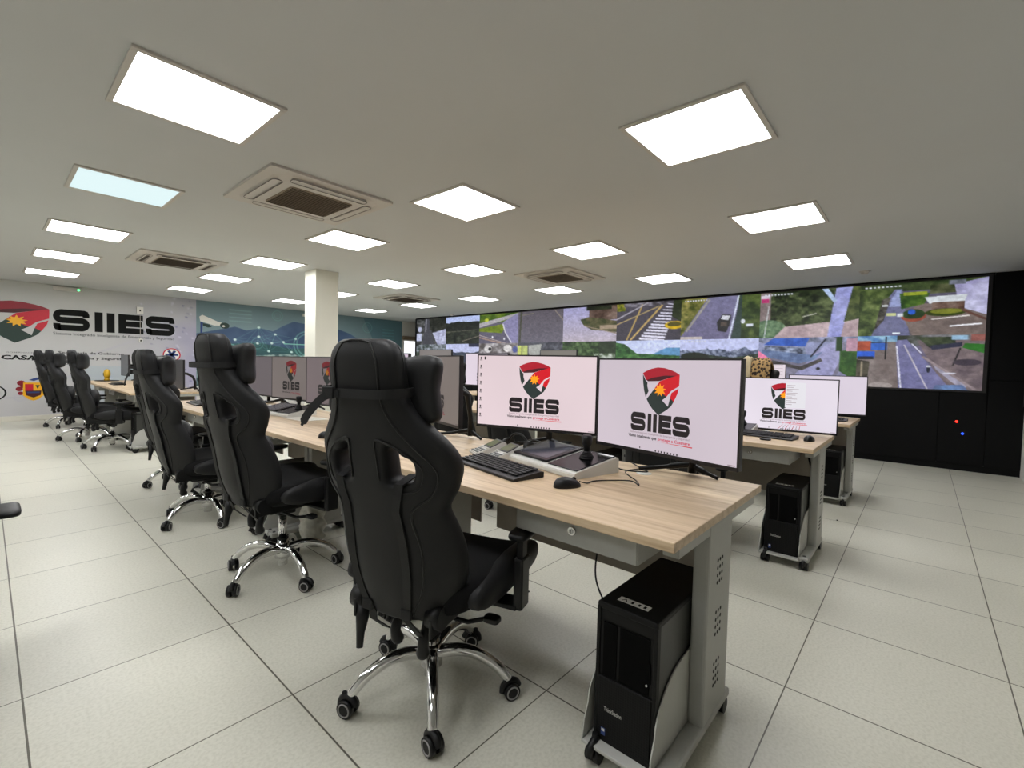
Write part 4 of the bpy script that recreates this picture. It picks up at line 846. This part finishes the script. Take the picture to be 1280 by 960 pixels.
b = bmesh.new(); tube(b, smoothpath([(0, -.08, .03), (-.05, -.09, .012), (-.10, -.14, .008), (-.08, -.22, .006)], 6), .003, n=6); obj('cord', b, 'plastic', t)
b = bmesh.new()
for k in range(3): tube(b, smoothpath([(1.80 + .03 * k, 1.30, .76 + .01 * k), (1.90, 1.42 + .04 * k, .775 + .02 * k), (1.92, 1.60, .79), (1.86 + .03 * k, 1.72, .762)], 6), .004, n=6)
tag(obj('cable_bundle', b, 'plastic'), 'tangle of black cables behind the headset and desk phones', 'cables')
b = bmesh.new(); bx(b, 0, .21, 0, .297, 0, .0012); tag(obj('paper_sheet', b, 'paper', loc=(1.56, 3.42, .7505), rot=(0, 0, R(4))), 'white sheet of paper beneath the dim red cornered monitor', 'paper')
t = thing('papers', 'creased folder and papers piled beside the far joystick controller', 'papers', (1.58, 4.40, .7505), R(12))
for k in range(3):
    b = bmesh.new(); g = []
    for i in range(7):
        for j in range(7): g.append(b.verts.new((.22 * i / 6 - .02 * k, .3 * j / 6 + .03 * k, .004 + .012 * k + .010 * math.sin(i * 1.3 + k) * math.sin(j * .9 + k) + .010)))
    for i in range(6):
        for j in range(6): b.faces.new((g[i * 7 + j], g[i * 7 + j + 1], g[(i + 1) * 7 + j + 1], g[(i + 1) * 7 + j]))
    o = obj('sheet', b, ['paper', 'silver', 'bag'][k], t); md = o.modifiers.new('s', 'SOLIDIFY'); md.thickness = .002
b = bmesh.new(); superell(b, (0, 0, .007), .02, .034, .007, .7, .7); tag(obj('card_reader', b, 'plastic', loc=(3.41, .76, .7495)), 'small black gadget near front edge of the middle row desk', 'gadget')
t = thing('trophy', 'yellow round trophy on a dark tray near the printed wall', 'trophy', (1.47, 11.05, .7505)); b = bmesh.new(); cyl(b, (0, 0, 0), (0, 0, .012), .17, n=28); obj('tray', b, 'plastic', t)
b = bmesh.new(); cyl(b, (0, 0, .012), (0, 0, .05), .05, .03); superell(b, (0, 0, .125), .05, .085, .09, 1, 1); obj('cup', b, 'yellow', t)
b = bmesh.new(); cyl(b, (-.052, 0, .12), (-.046, 0, .12), .03, n=16); obj('emblem', b, 'green', t)
def fbag(p):
    s = 1 + .22 * math.sin(9 * p.z * 8 + 5 * math.atan2(p.y, p.x)); return Vector((p.x * s, p.y * s, p.z))
b = bmesh.new(); superell(b, (0, 0, .15), .06, .10, .15, .8, .9, nu=40, nv=24, fn=fbag); tag(obj('plastic_bag', b, 'bag', loc=(1.40, 2.93, .0)), 'crumpled clear plastic bag on the floor under the second desk', 'plastic bag')
# cables hanging under the desks
for pts, r_, lab in (([(1.60, .86, .70), (1.46, .84, .60), (1.36, .80, .50), (1.34, .74, .42), (1.42, .732, .36), (1.6, .732, .3)], .003, 'black cable hanging from the nearest desk down behind its computer'),
                     ([(1.78, .66, .70), (1.74, .56, .62), (1.735, .56, .52), (1.74, .60, .40)], .003, 'thin black cable dropping beside the leg of nearest desk'),
                     ([(3.62, .56, .70), (3.66, .53, .55), (3.74, .54, .42), (3.72, .56, .32), (3.56, .60, .22), (3.56, .70, .12)], .006, 'thick black cable curving under the middle row desk'),
                     ([(3.9, .7, .02), (3.85, .55, .01), (3.75, .66, .06), (3.80, .8, .20), (3.9, .75, .38)], .006, 'tangled black cable on the floor behind the middle computer')):
    b = bmesh.new(); tube(b, smoothpath(pts, 8), r_, n=8); tag(obj('cable', b, 'plastic'), lab, 'cable')
for x, y, lab in ((3.95, .80, 'small grey outlet box under middle desk, nearer the leg'), (3.95, 1.02, 'small grey outlet box under middle desk, nearer the drawer end')):
    t = thing('outlet_box', lab, 'outlet box', (x + .04, y, .54)); b = bmesh.new(); bx(b, -.03, .024, -.08, .08, -.03, .03, bev=.004); obj('housing', b, 'grey', t)
    b = bmesh.new(); bx(b, -.033, -.029, -.03, .03, -.015, .015); obj('socket', b, 'plastic', t)
# thin debris specks on the floor
for i, (x, y) in enumerate(((1.42, 1.62), (4.6, .47), (1.9, 1.52))):
    b = bmesh.new(); superell(b, (0, 0, .004), .006, .008, .004, 1, 1, nu=10, nv=6); tag(obj('crumb', b, 'ink', loc=(x, y, 0)), ['tiny dark speck on the floor right of the nearest chair', 'tiny dark speck on the aisle floor beyond middle row', 'tiny dark speck on the floor under the nearest desk'][i], 'debris')

# ------------------------------------------------------------------ gaming chairs (local: faces +x, hub at the origin)
ZS = [.385, .40, .44, .50, .56, .62, .68, .73, .76, .785, .82, .855, .89, .925, .96, .99, 1.02, 1.05, 1.08, 1.11, 1.15, 1.19, 1.225, 1.25, 1.268]
HW = {.385: .14, .40: .165, .44: .195, .50: .222, .56: .238, .62: .238, .68: .228, .73: .219, .76: .208, .785: .214, .82: .240, .855: .248, .89: .258, .925: .256, .96: .240, .99: .214, 1.02: .184, 1.05: .156, 1.08: .136, 1.11: .126, 1.15: .127, 1.19: .127, 1.225: .122, 1.25: .106, 1.268: .078}
def lerp(z, d):
    k = sorted(d)
    if z <= k[0]: return d[k[0]]
    for a, c in zip(k, k[1:]):
        if z <= c: return d[a] + (d[c] - d[a]) * (z - a) / (c - a)
    return d[k[-1]]
XC = {.385: -.215, .5: -.255, .65: -.275, .85: -.315, 1.0: -.345, 1.1: -.365, 1.27: -.385}
CU = {.385: .05, .5: .11, .65: .10, .78: .06, .9: .09, 1.0: .055, 1.08: .02, 1.27: .02}
TH = {.385: .06, .6: .09, .9: .095, 1.05: .085, 1.12: .088, 1.22: .088, 1.27: .05}
def back(u, z, side=-1, off=0):
    x = lerp(z, XC) + lerp(z, CU) * abs(u) ** 2.2; th = lerp(z, TH) * (1 - .42 * abs(u) ** 4)
    return Vector((x + side * (th / 2 + off), u * lerp(z, HW), z))
US = [-1, -.86, -.70, -.56, -.42, -.28, -.14, 0, .14, .28, .42, .56, .70, .86, 1]
def bake(o):
    dg = bpy.context.evaluated_depsgraph_get(); me = bpy.data.meshes.new_from_object(o.evaluated_get(dg)); o.modifiers.clear(); o.data = me; return o
def make_chair(pillow=True, tail=1):
    t = thing('gaming_chair', 'x', 'chair'); b = bmesh.new()
    hole = lambda i, j: (.855 <= ZS[j] < .925 or (ZS[j] == .925 and max(abs(US[i]), abs(US[i + 1])) <= .42)) and (.28 <= min(abs(US[i]), abs(US[i + 1])) and max(abs(US[i]), abs(US[i + 1])) <= .56)
    V = {}
    for s in (-1, 1):
        for i, u in enumerate(US):
            for j, z in enumerate(ZS): V[s, i, j] = b.verts.new(back(u, z, s))
    cnt = {}
    for i in range(len(US) - 1):
        for j in range(len(ZS) - 1):
            if hole(i, j): continue
            for s in (-1, 1):
                q = [(i, j), (i + 1, j), (i + 1, j + 1), (i, j + 1)]; b.faces.new([V[s, a, c] for a, c in (q if s > 0 else q[::-1])])
            q = [(i, j), (i + 1, j), (i + 1, j + 1), (i, j + 1)]
            for k in range(4):
                e = (q[k], q[(k + 1) % 4]); r = (e[1], e[0])
                if r in cnt: del cnt[r]
                else: cnt[e] = 1
    for (a, c) in cnt: b.faces.new((V[1, a[0], a[1]], V[1, c[0], c[1]], V[-1, c[0], c[1]], V[-1, a[0], a[1]]))
    o = obj('backrest', b, 'leather', t, smooth=True); md = o.modifiers.new('s', 'SUBSURF'); md.levels = md.render_levels = 2; bake(o)
    b = bmesh.new()
    for s in (-1, 1):
        tube(b, smoothpath([back(s * u, z, -1, .001) for u, z in ((.50, 1.255), (.60, 1.20), (.62, 1.12), (.60, 1.06), (.62, 1.0), (.70, .95), (.80, .90), (.84, .86), (.80, .815), (.66, .775), (.60, .73), (.62, .64), (.60, .52), (.52, .41))], 5), .0032, n=6)
        tube(b, smoothpath([back(s * u, z, -1, .001) for u, z in ((.20, .86), (.19, .93), (.22, .978), (.36, .972), (.54, .945), (.68, .90), (.68, .845), (.56, .828), (.42, .826))], 5), .0026, n=6)
        tube(b, smoothpath([back(s * .97, z, -1, -.03) for z in ZS[1:-1]], 2), .003, n=6)
    tube(b, smoothpath([back(u, z, -1, .001) for u, z in ((-.50, 1.255), (-.2, 1.262), (.2, 1.262), (.50, 1.255))], 5), .003, n=6)
    obj('piping', b, 'pipe', o)
    # straps running down from the openings
    for s in (-1, 1):
        b = bmesh.new(); pts = [back(s * .46, .87, 1, -.03)] + [back(s * .45, .852, -1, .004)] + [back(s * (.44 - .05 * (.85 - z)), z, -1, .006) for z in (.82, .77, .72, .66, .6, .54, .48, .42, .395)] + [Vector((-.22, s * .085, .35)), Vector((-.17, s * .07, .30))]
        ribbon(b, pts, (0, .0145, 0), .004)
        bx(b, pts[9].x - .012, pts[9].x, pts[9].y - .02, pts[9].y + .02, .405, .44, bev=.004); obj('lumbar_strap', b, 'strap', t)
    if pillow:
        b = bmesh.new(); hw = .158
        lp = [(-.432, 0, 1.112), (-.430, .07, 1.112), (-.418, .115, 1.114), (-.38, .138, 1.116), (-.33, .136, 1.118), (-.29, .11, 1.12), (-.285, 0, 1.12), (-.29, -.11, 1.12), (-.33, -.136, 1.118), (-.38, -.138, 1.116), (-.418, -.115, 1.114), (-.430, -.07, 1.112)]
        sp = smoothpath(lp, 4, True); sp.append(sp[0]); ribbon(b, sp, (0, 0, .013), .003); st = obj('head_strap', b, 'strap', t)
        b = bmesh.new(); tp = smoothpath([(-.434, .04, 1.112), (-.447, .080, 1.100), (-.454, .112, 1.070), (-.457, .136, 1.042), (-.458, .152, 1.015)], 4); wl = []
        for i in range(len(tp)):
            d = tp[min(i + 1, len(tp) - 1)] - tp[max(i - 1, 0)]; wl.append(Vector((0, -d.z, d.y)).normalized() * (.0095 + .003 * min(1, i / 8) if i < len(tp) - 2 else .004))
        ribbon(b, tp, wl, .003); bx(b, -.446, -.434, .05, .088, 1.095, 1.130, bev=.003); obj('strap_tail', b, 'strap', st)
        b = bmesh.new()
        def fp(p):
            y, z, x = p.x / .195, p.y / .088, p.z; c4 = (abs(y) * abs(z)) ** 2
            return Vector((x - .03 * y * y, p.x * (1 + .22 * c4 - .05 * (1 - abs(y)) * abs(z)), p.y * (1 + .42 * c4 + .0 * y)))
        superell(b, (-.262, 0, 1.125), .195, .088, .05, .62, .42, nu=48, nv=22, fn=fp)
        pl = obj('head_pillow', b, 'leather', t)
    b = bmesh.new(); superell(b, (-.175, 0, .66), .055, .165, .11, .8, .6); obj('lumbar_pillow', b, 'leather', t)
    # seat
    b = bmesh.new()
    def fs(p):
        y = p.y / .265; return Vector((p.x, p.y, p.z + .035 * abs(y) ** 3 - (.02 * max(0, p.x) / .3)))
    superell(b, (.075, 0, .435), .285, .265, .068, .55, .45, nu=44, nv=20, fn=fs); obj('seat', b, 'seat', t)
    for s in (-1, 1):
        b = bmesh.new(); superell(b, (.11, s * .245, .45), .27, .045, .062, .8, .6, nu=30, nv=14); obj('side_bolster', b, 'leather', t)
    # armrests
    for s in (-1, 1):
        b = bmesh.new(); tube(b, smoothpath([(.03, s * .16, .352), (.05, s * .27, .352), (.06, s * .315, .37), (.06, s * .322, .42), (.055, s * .322, .52), (.05, s * .322, .635)], 4), .0, n=10) if False else None
        bx(b, .04, .12, min(s * .10, s * .315), max(s * .10, s * .315), .345, .362, bev=.004); bx(b, .045, .115, min(s * .30, s * .335), max(s * .30, s * .335), .345, .53, bev=.008)
        bx(b, .058, .102, min(s * .306, s * .329), max(s * .306, s * .329), .52, .597, bev=.004); a = obj('armrest', b, 'plastic', t)
        b = bmesh.new(); superell(b, (.12, s * .312, .606), .095, .038, .014, .5, .5, nu=30, nv=8); obj('arm_pad', b, 'plastic', a)
    # brackets, mechanism
    b = bmesh.new(); bx(b, -.13, .13, -.10, .10, .325, .372, bev=.008); bx(b, -.05, .05, -.05, .05, .29, .33, bev=.008)
    for s in (-1, 1):
        bx(b, -.24, .0, s * .15 - .006, s * .15 + .006, .35, .41, bev=.004); tube(b, [(-.20, s * .125, .405), (-.20, s * .175, .405)], .038, n=22)
    tube(b, [(-.05, -.05, .32), (-.02, -.16, .30), (.02, -.22, .31)], .008); superell(b, (.02, -.235, .31), .022, .03, .012)
    tube(b, [(.0, .05, .32), (.02, .16, .31), (.04, .23, .315)], .007); obj('tilt_mechanism', b, 'plastic', t)
    b = bmesh.new(); tube(b, [(-.21, .135, .39), (-.222, .132, .345), (-.235, .128, .30), (-.245, .122, .255)], [.026, .022, .014, .011], n=10); obj('recline_lever', b, 'plastic', t)
    b = bmesh.new(); tube(b, smoothpath([(-.15, -.08, .36), (-.18, -.085, .29), (-.17, -.08, .24)], 4), [.014] * 3 + [.018] * 3 + [.023, .022, .012], n=12); obj('strap_buckle', b, 'plastic', t); b = bmesh.new(); tube(b, smoothpath([(-.12, .04, .36), (-.15, .05, .29), (-.14, .04, .24)], 4), [.014] * 3 + [.018] * 3 + [.022, .02, .012], n=12); obj('strap_buckle', b, 'plastic', t)
    # gas lift
    b = bmesh.new(); cyl(b, (0, 0, .055), (0, 0, .20), .027, n=24); cyl(b, (0, 0, .20), (0, 0, .345), .0215, n=24); obj('gas_lift', b, 'chrome', t)
    b = bmesh.new(); cyl(b, (0, 0, .198), (0, 0, .206), .030, n=24); obj('lift_collar', b, 'plastic', t)
    base = bpy.data.objects.new('star_base', None); COL.objects.link(base); base.parent = t
    b = bmesh.new(); cyl(b, (0, 0, .095), (0, 0, .175), .040, .034, n=28); obj('base_hub', b, 'chrome', base)
    for k in range(5):
        a = 2 * math.pi * k / 5; c, s = math.cos(a), math.sin(a); b = bmesh.new()
        pr = smoothpath([(.02, .140), (.10, .158), (.17, .150), (.235, .118), (.275, .080), (.285, .066)], 5)
        n = len(pr); tube(b, [(p.x * c, p.x * s, p.y) for p in [Vector((q[0], q[1], 0)) if not isinstance(q, Vector) else q for q in [Vector((v[0], v[1])) for v in pr]]], [.0235 - .007 * i / n for i in range(n)], n=12); obj('base_leg', b, 'chrome', base)
    for k in range(5):
        a = 2 * math.pi * k / 5; rr = random.Random(k).uniform(-1, 1) * 1.2; R0 = Matrix.Translation((.295 * math.cos(a), .295 * math.sin(a), 0)) @ Matrix.Rotation(a + 1.2 + rr, 4, 'Z')
        w_ = bpy.data.objects.new('caster', None); COL.objects.link(w_); w_.parent = base
        tb = bmesh.new()
        for s in (-1, 1): cyl(tb, (0, s * .006, .029), (0, s * .024, .029), .029, n=24)
        cyl(tb, (-.016, 0, .05), (-.016, 0, .075), .009, n=10)
        tube(tb, smoothpath([(-.030, 0, .026), (-.026, 0, .050), (-.004, 0, .063), (.020, 0, .056), (.032, 0, .038)], 3), .0125, n=8)
        b2 = bmesh.new(); merge(b2, tb, 0, R0)
        tb = bmesh.new()
        for s in (-1, 1): tube(tb, [(.021 * math.cos(q), s * .0245, .029 + .021 * math.sin(q)) for q in [2 * math.pi * i / 20 for i in range(20)]], .0028, n=6, closed=True)
        merge(b2, tb, 1, R0)
        bpy.data.objects.remove(w_); obj('caster', b2, ['plastic', 'ring'], base)
    return t
def spin(c, deg, base=0, lift=0):
    c.rotation_euler = (0, 0, R(deg))
    for k in kids(c):
        if k.name.startswith('star_base'): k.rotation_euler = (0, 0, R(base - deg))
        elif not k.name.startswith(('gas_lift', 'lift_collar')): k.location.z += lift
GC = 'black gaming chairs'
ch = make_chair()
def chair(x, y, deg, base, lab, grp=GC, src=None, lift=0, skip=('strap_tail',)):
    c = src or dup(ch, (x, y, 0), skip=skip); c.location = (x, y, 0); spin(c, deg, base, lift); return tag(c, lab, group=grp)
chair(1.10, 2.66, 9, -18, 'black gaming chair second from the camera, at the second desk', lift=.055)
chair(1.10, 3.98, 1, -16, 'black gaming chair third from the camera, with strap tail in front of distant desk', skip=(), lift=-.015)
chair(1.27, 5.28, 22, -35, 'black gaming chair mostly hidden behind the third chair of front row', lift=-.005)
chair(1.10, 7.92, -10, 10, 'rightmost black gaming chair of the distant group near printed wall')
chair(.97, 8.95, -8, 30, 'middle black gaming chair of the distant group near printed wall')
chair(.95, 10.75, -14, 20, 'leftmost black gaming chair standing closest to the printed wall')
chair(3.02, 3.22, 8, 0, 'dark chair back glimpsed between the dim monitor and iconed monitor')
chair(3.02, 1.24, 4, 0, 'dark chair behind the nearest monitor, hardly showing below its frame', lift=-.03)
chair(3.02, 2.50, -2, 0, 'dark chair behind the iconed monitor, hardly showing below its frame', lift=-.03)
chair(4.98, 1.16, 0, 0, 'dark chair in rear row hidden under leopard print cloth')
lf = chair(-.262, 2.46, 90, 36, 'black chair at the left edge, only its armrest in view')
for k in kids(lf):
    if k.name.startswith('armrest'):
        sg = 1 if k.name == [q.name for q in kids(lf) if q.name.startswith('armrest')][0] else -1
        k.location.y = .10 * sg
        for q in kids(k): q.location.y = -.10 * sg
chair(1.082, 1.315, 17, 16, 'black gaming chair nearest to the camera, strap tail hanging from its headrest', src=ch)
# leopard and cream cloth over the rear chair
t = thing('draped_clothes', 'cream and leopard print clothes draped over a rear row chair', 'clothes', (4.60, 1.14, 0)); 
def drape(y0, y1, mat, nm, dz, ph):
    b = bmesh.new(); g = []
    path = smoothpath([(-.10, 1.02), (-.085, 1.20), (-.055, 1.325), (.0, 1.355), (.065, 1.32), (.15, 1.2), (.17, 1.05)], 3)
    for i, p in enumerate(path):
        row = []
        for j in range(12):
            y = y0 + (y1 - y0) * j / 11; e = 1 - abs(2 * j / 11 - 1) ** 4
            row.append(b.verts.new((p[0] + .008 * math.sin(j * 1.9 + ph), y, p[1] + dz + .03 * (e - 1) + .008 * math.sin(j * 1.3 + i * .5 + ph))))
        g.append(row)
    for i in range(len(g) - 1):
        for j in range(11): b.faces.new((g[i][j], g[i][j + 1], g[i + 1][j + 1], g[i + 1][j])).smooth = True
    o = obj(nm, b, mat, t); md = o.modifiers.new('s', 'SOLIDIFY'); md.thickness = .012; return o
drape(-.14, .02, 'leopard', 'leopard_garment', -.03, 0); drape(.01, .10, 'cream', 'cream_garment', -.018, 2)
